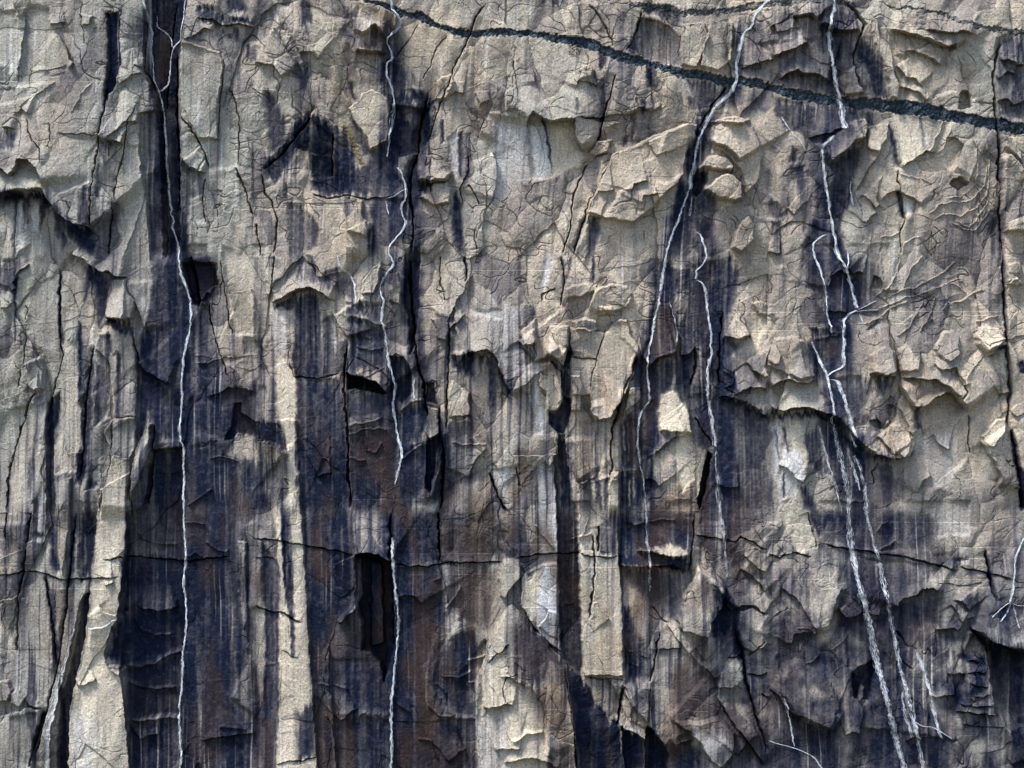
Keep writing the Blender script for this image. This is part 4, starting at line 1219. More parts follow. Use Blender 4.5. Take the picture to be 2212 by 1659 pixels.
FALLS = [
 ('waterfall', 'long thin waterfall from the dark gully near the left edge to the bottom', [
   ('main_stream', 1.3, 2.2, .75, '0,0| 1010,560 1030,640 1050,760 1055,880 1065,960 1065,1060 1075,1180 1085,1290 1090,1360 1105,1420 1095,1450 1110,1510 1135,1590 1150,1659 0,1| 1165,100 1200,190 1230,290 1235,370 1230,470 1210,560 1190,650 1180,750 1175,850 1175,960 1165,1050 1160,1180 1190,1230 1190,1350 1190,1500 1190,1659 0,2| 1190,80 1200,200 1205,300 1190,400 1190,500 1205,600 1205,720 1195,850 1180,920 1185,1020 1175,1150 1160,1280 1165,1400 1165,1500 1180,1580 1160,1659 1150,1800'),
   ('side_stream', 1.0, 1.3, .4, '0,0| 925,-60 935,40 950,90 955,150 970,190 965,260 960,330 975,390 980,480 985,520 1010,560'),
   ('side_stream', .8, 1.0, .35, '0,0| 1000,80 995,150 1040,180 1095,230 1105,290'),
   ('side_stream', 1.0, 1.3, .5, '0,0| 1185,-60 1185,60 1190,150 1170,240 1110,290 1095,360 1085,440 1080,520 1040,570 1015,580')]),
 ('waterfall', 'thin waterfall left of centre that starts where the black band meets the top', [
   ('main_stream', 1.5, 2.2, .55, '1,0| 872,-40 875,0 885,70 930,110 940,180 860,260 850,290 880,340 885,390 845,410 850,500 880,570 895,640 890,720 885,800 865,900 850,1020'),
   ('main_stream', 1.4, 1.8, .5, '1,0| 920,1085 945,1120 960,1180 975,1220 970,1290 940,1325 950,1400 975,1450 940,1510 890,1560 860,1600 865,1659 1,1| 900,60 860,100 820,160 805,210 820,260 835,290 820,350 820,430'),
   ('main_stream', 1.5, 2.2, .7, '1,1| 820,430 840,500 850,580 860,670 880,740 905,820 895,900 890,1000 905,1080 920,1180 945,1240 945,1310 920,1400 900,1480'),
   ('main_stream', 1.5, 2.2, .8, '1,2| 890,160 890,300 895,400 910,520 925,660 925,760 910,900 900,1000 890,1130 875,1250 875,1350 880,1450 880,1560 870,1659 868,1800'),
   ('side_stream', .8, .8, .25, '1,0| 975,1220 930,1250 900,1270 850,1285'),
   ('side_stream', .8, .8, .25, '1,0| 835,1290 850,1340 860,1390')]),
 ('waterfall', 'slanting waterfall right of centre from the top edge, splitting in two halfway', [
   ('main_stream', 2.2, 2.8, .8, '2,0| 1800,-90 1659,10 1590,80 1555,130 1545,190 1490,220 1470,330 1440,440 1450,480 1445,540 1420,590 1380,640 1310,700 1270,780 1230,850 1195,940 1185,1020 1175,1100 1150,1160 1150,1230'),
   ('left_stream', 1.4, 1.8, .5, '2,0| 1150,1230 1130,1280 1090,1380 1075,1440 1040,1510 1010,1600 1000,1659 2,1| 980,130 965,180 960,260 950,300 920,400 905,510 895,570 875,650 875,750 885,850 895,940'),
   ('left_stream', 1.3, 1.4, .35, '2,1| 895,940 840,1000 815,1080 810,1200 820,1300 830,1350'),
   ('left_stream', 1.5, .8, 0, '2,1| 830,1350 850,1440 860,1550 870,1659 2,2| 870,200 885,260 890,330 895,520'),
   ('right_stream', 1.3, 1.7, .5, '2,0| 1190,1500 1225,1520 1240,1570 1255,1620 1260,1659 2,1| 1240,60 1190,90 1200,120 1190,150'),
   ('right_stream', 1.6, 1.6, .4, '2,1| 1190,150 1250,180 1265,320 1280,430 1295,500 1285,590 1300,630 1270,690 1260,800 1270,930'),
   ('right_stream', 2.2, 1.8, .3, '2,1| 1270,930 1290,1050 1310,1150 1320,1240'),
   ('right_stream', 2.4, .7, 0, '2,1| 1320,1260 1325,1400 1340,1550 1350,1659 2,2| 1365,100 1380,300 1400,420'),
   ('side_stream', 1.0, .8, .2, '2,1| 1020,310 1050,390 1070,500 1065,560'),
   ('side_stream', 1.2, .8, 0, '2,0| 1165,1270 1160,1340 1150,1400')]),
 ('waterfall', 'tall waterfall on the right that zigzags over ledges and fans into twin white veils', [
   ('main_stream', 2.4, 2.6, .7, '3,0| 398,-40 400,0 420,70 385,130 385,200 385,300 400,380 415,450 430,540 450,620 465,700 470,760 480,850'),
   ('main_stream', 1.8, 2.2, .6, '3,0| 415,885 360,940 335,960 345,1050 355,1150 375,1250 395,1370 415,1480 430,1580 445,1659 3,1| 490,70 510,110 540,200 560,280 575,340'),
   ('main_stream', 2.0, 2.6, .75, '3,1| 575,350 520,380 490,420 485,480 480,510 490,560 480,640 490,710 440,740 400,755 380,780'),
   ('left_stream', 1.3, 1.6, .4, '3,0| 370,1520 310,1550 285,1600 300,1659 3,1| 350,130 375,230 380,320 385,380 400,440 410,500'),
   ('left_stream', 1.5, 1.8, .5, '3,1| 280,550 310,620 350,710 375,770 385,820 400,900 410,1000 425,1090'),
   ('left_veil', 4.2, 3.4, .45, '3,1| 425,1090 440,1180 465,1260 480,1350 500,1430 520,1550 3,2| 520,40 530,150'),
   ('left_veil', 5.2, 6.5, .5, '3,2| 530,120 545,250 565,360 590,470 620,580 645,680 670,780 690,880 710,980 735,1080 760,1190 790,1300 815,1400 840,1500 870,1600 885,1659 920,1800'),
   ('right_stream', 2.2, 2.4, .5, '3,1| 400,800 450,810 465,870 490,940 510,1020 530,1090 550,1170 570,1240'),
   ('right_veil', 3.8, 2.6, 0, '3,1| 560,1290 600,1380 630,1500 640,1600 3,2| 630,0 660,100 690,220 720,320'),
   ('right_veil', 4.5, 3.6, .3, '3,2| 720,320 740,420 760,540 785,640 810,750 835,870 855,980 885,1110 910,1220 935,1330 960,1430 985,1530 1010,1659 1040,1800'),
   ('side_stream', 1.6, .9, 0, '3,1| 510,1230 540,1340 570,1430 600,1520'),
   ('side_stream', 1.8, .9, 0, '3,1| 320,1070 370,1250 400,1380 430,1480 450,1560 480,1659'),
   ('side_stream', .8, 1.0, .25, '3,1| 510,-40 510,60 500,90'),
   ('side_stream', 2.5, .9, 0, '3,2| 870,1150 870,1250 900,1350 930,1460'),
   ('spray_stream', .8, .8, .25, '3,1| 580,350 640,320 700,290'),
   ('spray_stream', .8, .8, .22, '3,1| 570,360 650,350 730,350'),
   ('spray_stream', .8, .7, .2, '3,1| 580,370 600,400 620,440')]),
 ('waterfall', 'short thin waterfall at the right edge running into a small fan of rivulets', [
   ('main_stream', 1.2, 2.0, .55, '3,2| 1720,60 1659,160 1610,240 1585,340 1575,430 1570,500 1550,575'),
   ('rivulet', .8, .8, .22, '3,2| 1550,575 1500,600 1430,670'), ('rivulet', 1.0, .9, .15, '3,2| 1550,580 1530,640 1480,700'),
   ('rivulet', .8, .8, .22, '3,2| 1560,580 1600,600 1659,600'), ('rivulet', .9, .7, 0, '3,2| 1565,585 1580,650 1600,740')]),
 ('trickle', 'faint broken trickle of water left of the second waterfall, ending on a ledge', [('trickle', 1.2, 1.2, .28, '1,1| 530,-10 550,80 610,120 640,180 645,240 655,310')]),
 ('trickle', 'very short white trickle dropping onto a dark bulge beside the second waterfall', [('trickle', .9, 1.5, .4, '1,1| 1028,790 1024,850 1026,925')]),
 ('trickle', 'thin trickle slanting down right of the twin white veils at the lower right', [('trickle', 1.8, 1.9, .25, '3,2| 955,890 985,960 1010,1020 1035,1120 1060,1210 1080,1300 1100,1400 1130,1470')]),
 ('trickle', 'thin ledge trickle crossing from the twin veils towards the lower right corner', [('trickle', 1.0, 1.2, .3, '3,2| 940,1350 990,1385 1050,1390 1100,1410 1190,1470')]),
 ('trickle', 'thin upright trickle left of the twin veils near the bottom edge', [('trickle', 1.1, 1.4, .22, '3,2| 90,1190 130,1290 150,1400 170,1520')]),
 ('trickle', 'nearly level trickle along a dark ledge at the bottom, left of the veils', [('trickle', 1.0, 1.3, .3, '3,2| 0,1475 60,1500 170,1530 250,1560 310,1600 350,1670')]),
 ('trickle', 'forked trickle below the black band beside the right waterfall', [('trickle', 1.0, 1.2, .3, '3,0| 80,760 120,830 170,890 210,920 235,980')]),
 ('trickle', 'small trickle falling right of the right waterfall above its wide ledge', [('trickle', 1.2, 1.4, .3, '3,0| 525,1170 530,1250 550,1345')]),
]
# ---------------------------------------------------------------- broad relief and broken texture of the rock
YJ = Y + 75 * noise(X / 7.3, X * 0 + f32(.37), 190) + 40 * noise(X / 23., X * 0 + f32(.61), 191)      # so that streaks do not all start at one level
H = 9 * fbm(X / 330, Y / 420, 31, 3) - 0.010 * (Y - 384)
wx = X + 5 * noise(X / 37, Y / 43, 41) + 2 * noise(X / 12, Y / 12, 42)
wy = Y + 5 * noise(X / 37, Y / 43, 43) + 2 * noise(X / 12, Y / 12, 44)
rough = np.clip(.55 + .8 * fbm(X / 120, Y / 140, 51, 2) + .25 * sstep(560, 150, Y) , 0.12, 1.2)
left_smooth = sstep(330, 200, X) * sstep(180, 330, Y)
rough = rough * (1 - .55 * left_smooth) * (1 - .4 * sstep(430, 600, Y) * sstep(600, 720, X))
HB, smooth, tile = H, np.zeros_like(H), (0, 0)           # traced faces that are smooth in themselves
for line in FEATURES.strip().splitlines():
    if line.startswith('@'):
        tile = tuple(int(q) for q in line[1:].split()); continue
    head, _, body = line.partition(':'); op = head.split()
    if (op[0] == 'M' and float(op[1]) >= .5) or (op[0] == 'K' and float(op[1]) >= .5) or op[0] in 'WS':
        P = pts_of(body, *tile, 1)
        if len(P) > 2:
            w = window(P, 6); smooth[w] = np.maximum(smooth[w], (.9 if op[0] == 'S' else .72) * soft_poly(P, XW[w], YW[w], 2.5))
H = np.zeros_like(HB)
v, e, p1 = facets(wx / 64, wy / 125, 61, 4.2); H += AMP1 * v * (1 - .5 * sstep(400, 560, Y) * sstep(590, 720, X))
bulge = lambda q: 1 - (1 - np.clip(q, 0, 1)) ** 2.2                    # rounded, water-worn blocks with creases between them
H += 4.2 * bulge(e / .55)
v, e, p2 = facets(wx / 27 + .12 * wy / 27, wy / 36, 71, 3.2); H += AMP2 * rough * v + 1.1 * (.35 + .65 * rough) * bulge(e / .6)
v, e, p3 = facets(wx / 10 + .1 * wy / 10, wy / 12, 81, 2.0); H += AMP3 * rough * rough * v * sstep(.1, .7, fbm(X / 70, Y / 60, 85, 2) + .3)
del e
H += AMPS * noise(wx / 46, wy / 64, 86) + AMPS * .45 * noise(wx / 19, wy / 24, 87) * (.4 + rough)
# thin curved shells broken off one over another
sh = fbm(X / 130 + .3 * Y / 130, Y / 80, 91, 4, .55)
k = sh * 2.3; fl = np.floor(k); fr = k - fl
H += .8 * (sstep(.0, .07, fr) - 1.25 * fr + .25 * fr * fr) * sstep(.25, .6, fbm(X / 110, Y / 80, 95, 2) + .2)
sh2 = fbm(X / 75 - .4 * Y / 75, Y / 42, 97, 4, .6)
k = sh2 * 1.7; fl = np.floor(k); fr = k - fl
H += .45 * (sstep(.0, .07, fr) - 1.2 * fr) * rough * sstep(.3, .7, fbm(X / 80, Y / 70, 99, 2))
# vertical flutes low on the left, and running grooves everywhere
H += (1.5 * left_smooth + 1.2) * noise(X / 13 + .02 * Y, YJ / 260, 101) + 2.4 * (.7 + .3 * sstep(250, 420, Y)) * noise(X / 30 - .03 * Y, Y / 330, 105)
H += .35 * fbm(X / 8, Y / 10, 103, 3) * (.35 + .65 * rough)
H += .12 * noise(X / 1.9, Y / 2.3, 104) * (.3 + .7 * rough)
gate = sstep(.0, .5, fbm(X / 60, Y / 60, 111, 2) + .1)
for q in range(3):                                       # fine sharp cracks in all directions
    an = (.4, 1.5, 2.5)[q]; ca, sa = math.cos(an), math.sin(an)
    cr = np.abs(fbm((wx * ca + wy * sa) / 90, (wy * ca - wx * sa) / 40, 151 + q * 7, 3)); gt = sstep(.15, .5, fbm(X / 45, Y / 45, 161 + q, 2))
    H -= 2.6 * np.clip(1 - cr / .016, 0, 1) * gt
cr = np.abs(fbm(wx / 70, wy / 110, 107, 3)); H -= 2.2 * np.exp(-(cr / .014) ** 2) * rough * gate
cr = np.abs(fbm(wx / 100, wy / 55, 109, 3)); H -= 1.5 * np.exp(-(cr / .014) ** 2) * rough * (1 - gate)

H = HB + H * (1 - .8 * smooth)

# ---------------------------------------------------------------- traced ledges, cracks, slabs, stains and painted shade
dark = np.zeros_like(H); pale = np.zeros_like(H); brown = np.zeros_like(H); clean = np.zeros_like(H)
fib = noise(X / 2.6 + .35 * noise(X / 30, Y / 60, 3), YJ / 120, 121) * .6 + noise(X / 6.5, YJ / 230, 122) * .6
blot = fbm(X / 22, Y / 26, 123, 3)
fine = fbm(X / 5, Y / 5, 126, 2)
mod = np.clip(1.0 + .26 * fib + .18 * blot + .08 * fine, .45, 1.2)
tile = (0, 0)
for line in FEATURES.strip().splitlines():
    if line.startswith('@'):
        tile = tuple(int(q) for q in line[1:].split()); continue
    head, _, body = line.partition(':')
    op = head.split(); kind = op[0].upper(); par = [float(q) for q in op[1:]]
    P = pts_of(body, *tile, kind in 'KBWMPGS')
    if len(P) < (3 if kind in 'KBWMPGS' else 2): continue
    if kind in 'KBWMPGS':
        s = max(par[1] if len(par) > 1 else 2, .6)
        w = window(P, s * 1.5 + 12); x = XW[w]; y = YW[w]
        if kind == 'S': continue
        if kind == 'G':
            m = inside(P, x, y); lo = np.where(m, x, 1e9).min(1, keepdims=True); hi = np.where(m, x, -1e9).max(1, keepdims=True)
            H[w] += np.where(m, par[0] * 1.3 * np.clip(1 - (x - lo) / np.maximum(hi - lo, 4), 0, 1), 0) * RELIEF
            continue
        if kind == 'P':
            m = soft_poly(P, x, y, s * .38) * border_fade(body, *tile, x, y); H[w] += par[0] * RELIEF * m
            continue
        s = s * .75
        s = s * 1.2 + .5
        m = soft_poly(P, x, y + (8 if s > 3 else 4) * fib[w], s) * border_fade(body, *tile, x, y)
        if kind == 'K': dark[w] = 1 - (1 - dark[w]) * (1 - np.clip((1 - (1 - par[0]) ** 1.6) * m * np.minimum(mod[w] + (.3 if par[0] > .85 else 0), 1.25), 0, .99)); clean[w] *= 1 - .8 * m  # K: wet stains, plus shade painted under lips, roofs and on the buttress side
        elif kind == 'B': brown[w] = np.maximum(brown[w], par[0] * m * np.clip(mod[w], .4, 1))
        elif kind == 'W': pale[w] = np.maximum(pale[w], par[0] * m * np.clip(.9 + .5 * fib[w], .4, 1)); dark[w] *= 1 - .75 * par[0] * m
        elif kind == 'M': clean[w] = np.maximum(clean[w], par[0] * m); dark[w] *= 1 - np.minimum(par[0] * 1.15, 1) * m
    else:
        a, b = par[0], par[1]
        if kind == 'L':
            w = window(P, b * 2.6); d, sd_, t = seg_dist(P, XW[w], YW[w])
            tap = sstep(0, .12, t) * sstep(1, .88, t)
            a *= .72 if a <= 6 else 1
            H[w] += a * RELIEF * tap * np.where(sd_ > 0, np.exp(-d / b) - .0, -.45 * np.exp(-d / (b * .5)))
        else:
            w = window(P, a * 4 + 2); d, sd_, t = seg_dist(P, XW[w], YW[w])
            tap = sstep(0, .08, t) * sstep(1, .92, t)
            wd_ = a * (.46 + .2 * wa[w] + .1 * wc[w])
            if kind == 'C':                             # a crack: sharp lip on one side, sloping back on the other, depth changing along it
                g = np.clip(1 - d / np.maximum(wd_ * 1.25, .45), 0, 1) ** .8 * tap * b * (.75 + .4 * wb[w])
                H[w] += np.where(sd_ > 0, 1, -1) * .28 * b * np.exp(-d / 8) * tap
            else:
                g = np.exp(-(d / wd_) ** 2) * tap * b
            if kind == 'C': H[w] -= g * RELIEF
            else: H[w] += .8 * g
# rock kept wet beside the falling water
for width_, txt in WET_RUNS:
    width_ *= 1.5; P = chain(txt); w = window(P, width_ * 2.5)
    d, _, t = seg_dist(P, X[w] + 3 * wa[w] + 2.5 * fib[w], Y[w])
    dark[w] = 1 - (1 - dark[w]) * (1 - .92 * np.exp(-(d / width_) ** 3) * np.clip(.9 + .5 * blot[w] + .4 * fib[w], .1, 1.2) * sstep(0, .04, t) * sstep(1, .96, t) * (1 - .5 * clean[w]))
# runoff: dark, tan and pale streaks of many widths running down, thickest where the wall is wet
xs_ = X + 1.6 * noise(X / 40, Y / 60, 136) + .06 * (Y - 384) * sstep(200, 420, X) * sstep(330, 60, Y)
wetmap = .28 + .5 * sstep(240, 470, Y) * sstep(800, 620, X) + .22 * sstep(400, 600, Y) + .22 * sstep(30, 90, Y) * np.exp(-((X - 330) / 130) ** 2) + .3 * fbm(X / 130, Y / 110, 133, 3)
s1 = sstep(.18, .62, noise(xs_ / 1.9, YJ / 95, 131) + .4 * noise(X / 9, YJ / 45, 132))
s2 = sstep(.05, .6, noise(xs_ / 5.5, YJ / 170, 134) + .3 * noise(xs_ / 2.2, YJ / 70, 137))
s3 = sstep(.0, .7, noise(xs_ / 17, YJ / 260, 138) + .25 * fib + .2 * blot)
keep = 1 - .85 * clean
wm = np.clip(wetmap, 0, 1)
dark = 1 - (1 - dark) * (1 - .6 * s1 * wm * keep * sstep(-.2, .3, fbm(X / 60, Y / 90, 139, 2))) * (1 - .75 * s2 * wm * keep) * (1 - .55 * s3 * wm * keep)
low = sstep(430, 640, Y) * sstep(600, 760, X)
lowl = sstep(330, 500, Y) * sstep(112, 150, X) * sstep(500, 420, X)
midl = sstep(190, 330, Y) * sstep(90, 130, X) * sstep(300, 190, X)
dark = 1 - (1 - dark) * (1 - .66 * low * np.clip(1 + .8 * blot, .2, 1.8) * keep) * (1 - .5 * lowl * np.clip(1 + .5 * blot, .2, 1.6) * keep) * (1 - .3 * midl * keep)
ps = sstep(.35, .8, noise(xs_ / 2.6, YJ / 120, 171) + .35 * noise(xs_ / 8, YJ / 80, 172)) * sstep(-.1, .4, fbm(X / 80, Y / 100, 173, 2))
dry = sstep(-.05, .75, noise(xs_ / 10, YJ / 190, 181) + .45 * noise(xs_ / 3.2, YJ / 110, 182) + .5 * blot)      # stripes and islands that have dried
dark *= (1 - .5 * ps) * (1 - .3 * dry * (1 - .5 * (dark > .97)))
pale = np.maximum(pale, .4 * ps)
rust = sstep(-.05, .6, fbm(X / 45, Y / 95, 175, 3) + .3 * fib) * (.25 + .75 * sstep(330, 520, Y) * sstep(120, 330, X) * sstep(860, 620, X))
brown = np.maximum(brown, .75 * rust * (1 - .8 * clean))
tone = fbm(X / 190, Y / 230, 141, 3) * .4 - .22 + .4 * sstep(150, 430, X) - .25 * low + .12 * fib + .22 * (p2 - .5) + .18 * (p1 - .5)
patina = np.clip(sstep(.45, 1, p1) * .34 + sstep(.5, 1, p2) * .40 + sstep(.7, 1, p3) * .12 * rough, 0, .6)      # plates weathered longer than their neighbours
dark = 1 - (1 - dark) * (1 - patina * keep * (1 - .5 * smooth))
dark *= 1 + .10 * np.clip(fine, -1, 0)
# ---------------------------------------------------------------- dark dikes cutting across the wall
DIKES = [
 ('dark_dike', 'broad black rock band', 1.6,
  '1,0| 560,-60 720,0 860,30 960,70 1090,90 1180,160 1320,185 1480,195 1659,190 2,0| 150,205 300,235 480,250 620,310 760,365 860,375 960,405 1080,445 1190,455 1300,480 1420,520 1470,510 1600,520 3,0| 0,545 130,580 260,595 400,630 500,640 700,650 850,655 1000,670 1180,720 1300,740 1380,765 1500,775 1659,810 2400,1000',
  '1,0| 430,-60 640,0 820,60 940,110 1050,130 1180,190 1290,235 1400,245 1500,235 1659,236 2,0| 130,245 250,275 400,305 530,330 560,345 700,410 820,425 960,455 1080,505 1150,510 1290,535 1390,560 1500,565 1659,592 3,0| 150,650 350,690 500,705 650,715 800,740 950,755 1150,790 1300,815 1500,850 1659,885 2400,1080'),
 ('thin_dike', 'narrow grey rock band', .9,
  '3,0| 760,58 900,62 1000,78 1120,95 1220,140 1340,165 1500,190 1700,205', '3,0| 760,66 900,76 1000,98 1120,115 1220,165 1340,195 1500,222 1700,238'),
 ('thin_dike', 'mottled grey rock band', .9,
  '2,0| 760,20 880,30 1000,40 1100,70 1250,78 1400,66 1659,20 3,0| 200,0 480,20 560,40', '2,0| 760,60 880,70 1000,90 1100,120 1250,110 1400,96 1659,60 3,0| 200,45 480,52 560,62'),
]
owner = np.zeros(H.shape, np.int16)                      # which part of the cliff a grid point belongs to
names = [('cliff', None)]
dike = np.zeros_like(H)
for nm, lab, dep, top, bot in DIKES:
    P = np.vstack([chain(top), chain(bot)[::-1]])
    w = window(P, 12)
    x = X[w] + 2.4 * wa[w] + 1.5 * wc[w]; y = Y[w] + 1.8 * wb[w] + 1.6 * wd[w]
    m = soft_poly(P, x, y, .7)
    fv, fe, _ = facets(X[w] / 5 + Y[w] / 9, Y[w] / 5, 203, 1.5)
    H[w] += m * (-dep + 1.1 * fv + .5 * noise(X[w] / 2.5, Y[w] / 3, 205) - 1.1 * np.exp(-(fe / .1) ** 2))
    d, sgn, t = seg_dist(chain(top), x, y)
    H[w] += np.where(sgn > 0, .7 * dep * np.exp(-d / 9), 0) * sstep(0, .05, t) * sstep(1, .95, t)
    dike[w] = np.maximum(dike[w], m * (1 if dep > 1.4 else .62))
    owner[w] = np.where(m > .5, len(names), owner[w]); names.append((nm, lab))

for nm, lab, ti, tj, txt in SLABS:                       # slabs, pillars and recesses of the wall that read as pieces of their own
    P = pts_of(txt, ti, tj, 1)
    w = window(P, 6)
    m = inside(P, XW[w], YW[w])
    owner[w] = np.where(m & (owner[w] == 0), len(names), owner[w]); names.append((nm, lab))
loose, piece_of = {}, {}
for nm, cat, lab, ti, tj, txt, pieces in BLOCKS:         # blocks and flakes standing clear of the wall, and their own pieces
    k0 = len(names)
    for q, (pn, pl, pt) in enumerate([(nm, None, txt)] + pieces):
        P = pts_of(pt, ti, tj, 1)
        w = window(P, 6)
        m = inside(P, XW[w], YW[w])
        if q: m &= owner[w] == k0; piece_of[len(names)] = k0
        owner[w] = np.where(m, len(names), owner[w]); loose[len(names)] = (pn, cat, lab if not q else pl); names.append((pn, pl))

# ---------------------------------------------------------------- materials
def new_mat(name):
    m = bpy.data.materials.new(name); m.use_nodes = True
    return m, m.node_tree, m.node_tree.nodes['Principled BSDF']
def rgb(nt, c):
    n = nt.nodes.new('ShaderNodeRGB'); n.outputs[0].default_value = (*c, 1); return n.outputs[0]
def mix(nt, fac, a, b, typ='MIX'):
    n = nt.nodes.new('ShaderNodeMix'); n.data_type = 'RGBA'; n.blend_type = typ
    for sock, v in ((n.inputs[0], fac), (n.inputs[6], a), (n.inputs[7], b)):
        if hasattr(v, 'node'): nt.links.new(v, sock)
        elif isinstance(v, tuple): sock.default_value = (*v, 1)
        else: sock.default_value = v
    return n.outputs[2]
def math_(nt, op, a, b=0.0):
    n = nt.nodes.new('ShaderNodeMath'); n.operation = op
    for k, v in enumerate((a, b)):
        if hasattr(v, 'node'): nt.links.new(v, n.inputs[k])
        else: n.inputs[k].default_value = v
    return n.outputs[0]
def noise_tex(nt, scale, detail=4.0, rough=.6, vec=None):
    n = nt.nodes.new('ShaderNodeTexNoise'); n.inputs['Scale'].default_value = scale; n.inputs['Detail'].default_value = detail
    n.inputs['Roughness'].default_value = rough
    if vec is not None: nt.links.new(vec, n.inputs['Vector'])
    return n.outputs['Fac']
def ramp(nt, fac, lo, hi):
    n = nt.nodes.new('ShaderNodeMapRange'); nt.links.new(fac, n.inputs[0]); n.inputs[1].default_value = lo; n.inputs[2].default_value = hi
    return n.outputs[0]

rock, nt, bs = new_mat('rock')
geo = nt.nodes.new('ShaderNodeNewGeometry'); pos = geo.outputs['Position']
att = nt.nodes.new('ShaderNodeVertexColor'); att.layer_name = 'stain_shade'
sep = nt.nodes.new('ShaderNodeSeparateColor'); nt.links.new(att.outputs[0], sep.inputs[0])
att2 = nt.nodes.new('ShaderNodeVertexColor'); att2.layer_name = 'mineral'
sep2 = nt.nodes.new('ShaderNodeSeparateColor'); nt.links.new(att2.outputs[0], sep2.inputs[0])
a_dark, a_pale, a_brown = sep.outputs; a_clean, a_dike, a_tone = sep2.outputs
big = noise_tex(nt, .06, 4, .6, pos); mid = noise_tex(nt, .5, 5, .65, pos); grain = noise_tex(nt, 5.0, 3, .75, pos)
c = mix(nt, ramp(nt, a_tone, .3, .7), C_COOL, C_WARM)
c = mix(nt, ramp(nt, mid, .42, .75), c, C_LICHEN)
c = mix(nt, math_(nt, 'MULTIPLY', ramp(nt, big, .52, .75), .55), c, C_UMBER)
c = mix(nt, a_clean, c, C_CLEAN)
c = mix(nt, a_pale, c, C_PALE)
c = mix(nt, a_brown, c, C_BROWN)
wet = mix(nt, ramp(nt, mid, .25, .85), C_WET_SHADE, C_WET_SHADE2)  # black of running wet rock and of the painted shade
wet = mix(nt, math_(nt, 'MULTIPLY', a_brown, .8), wet, C_RUST)
film = mix(nt, math_(nt, 'MULTIPLY', a_brown, .8), C_FILM, C_RUST)          # thin blue-grey film where the rock is only damp, black where it runs or where shade is painted
d1 = nt.nodes.new('ShaderNodeMapRange'); nt.links.new(a_dark, d1.inputs[0]); d1.inputs[1].default_value, d1.inputs[2].default_value = .0, .74
d2 = nt.nodes.new('ShaderNodeMapRange'); nt.links.new(a_dark, d2.inputs[0]); d2.inputs[1].default_value, d2.inputs[2].default_value = .45, .97
c = mix(nt, d1.outputs[0], c, film)
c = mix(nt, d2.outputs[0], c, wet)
c = mix(nt, a_dike, c, mix(nt, ramp(nt, noise_tex(nt, 1.6, 5, .7, pos), .35, .65), C_DIKE, C_DIKE2))
gr = nt.nodes.new('ShaderNodeMapRange'); nt.links.new(grain, gr.inputs[0])
gr.inputs[1].default_value, gr.inputs[2].default_value, gr.inputs[3].default_value, gr.inputs[4].default_value = .3, .7, .52, 1.45
cc = nt.nodes.new('ShaderNodeCombineColor')
for k in range(3): nt.links.new(gr.outputs[0], cc.inputs[k])
c = mix(nt, 1.0, c, cc.outputs[0], 'MULTIPLY')
nt.links.new(c, bs.inputs['Base Color'])
rg = nt.nodes.new('ShaderNodeMapRange'); nt.links.new(a_dark, rg.inputs[0]); rg.inputs[3].default_value, rg.inputs[4].default_value = .88, .55
nt.links.new(rg.outputs[0], bs.inputs['Roughness'])
bs.inputs['Specular IOR Level'].default_value = .05
bp = nt.nodes.new('ShaderNodeBump'); bp.inputs['Strength'].default_value = .9; bp.inputs['Distance'].default_value = .26
nt.links.new(noise_tex(nt, 2.2, 7, .74, pos), bp.inputs['Height']); nt.links.new(bp.outputs[0], bs.inputs['Normal'])

water, nt, bs = new_mat('white_water')
g2 = nt.nodes.new('ShaderNodeNewGeometry')
nt.links.new(mix(nt, ramp(nt, noise_tex(nt, 2.5, 3, .6, g2.outputs['Position']), .35, .6), (.62, .70, .82), (.9, .93, .97)), bs.inputs['Base Color'])
bs.inputs['Roughness'].default_value = .35
tr = nt.nodes.new('ShaderNodeMapRange'); nt.links.new(noise_tex(nt, 1.1, 3, .6, g2.outputs['Position']), tr.inputs[0])
tr.inputs[1].default_value, tr.inputs[2].default_value, tr.inputs[3].default_value, tr.inputs[4].default_value = .35, .62, .2, .9
t2_ = nt.nodes.new('ShaderNodeMapRange'); nt.links.new(noise_tex(nt, .22, 2, .5, g2.outputs['Position']), t2_.inputs[0])
t2_.inputs[1].default_value, t2_.inputs[2].default_value, t2_.inputs[3].default_value, t2_.inputs[4].default_value = .38, .6, .35, 1.0
nt.links.new(math_(nt, 'MULTIPLY', tr.outputs[0], t2_.outputs[0]), bs.inputs['Alpha'])
grass, nt, bs = new_mat('dry_grass')
g2 = nt.nodes.new('ShaderNodeNewGeometry')
nt.links.new(mix(nt, noise_tex(nt, 3, 2, .5, g2.outputs['Position']), (.20, .15, .05), (.42, .33, .13)), bs.inputs['Base Color'])
scrub, nt, bs = new_mat('scrub_leaf')
g2 = nt.nodes.new('ShaderNodeNewGeometry')
nt.links.new(mix(nt, noise_tex(nt, 4, 2, .5, g2.outputs['Position']), (.012, .018, .012), (.04, .05, .025)), bs.inputs['Base Color'])
soil, nt, bs = new_mat('valley_floor')
g2 = nt.nodes.new('ShaderNodeNewGeometry')
nt.links.new(mix(nt, noise_tex(nt, .08, 6, .65, g2.outputs['Position']), (.05, .06, .025), (.16, .14, .09)), bs.inputs['Base Color'])
bs.inputs['Roughness'].default_value = .95

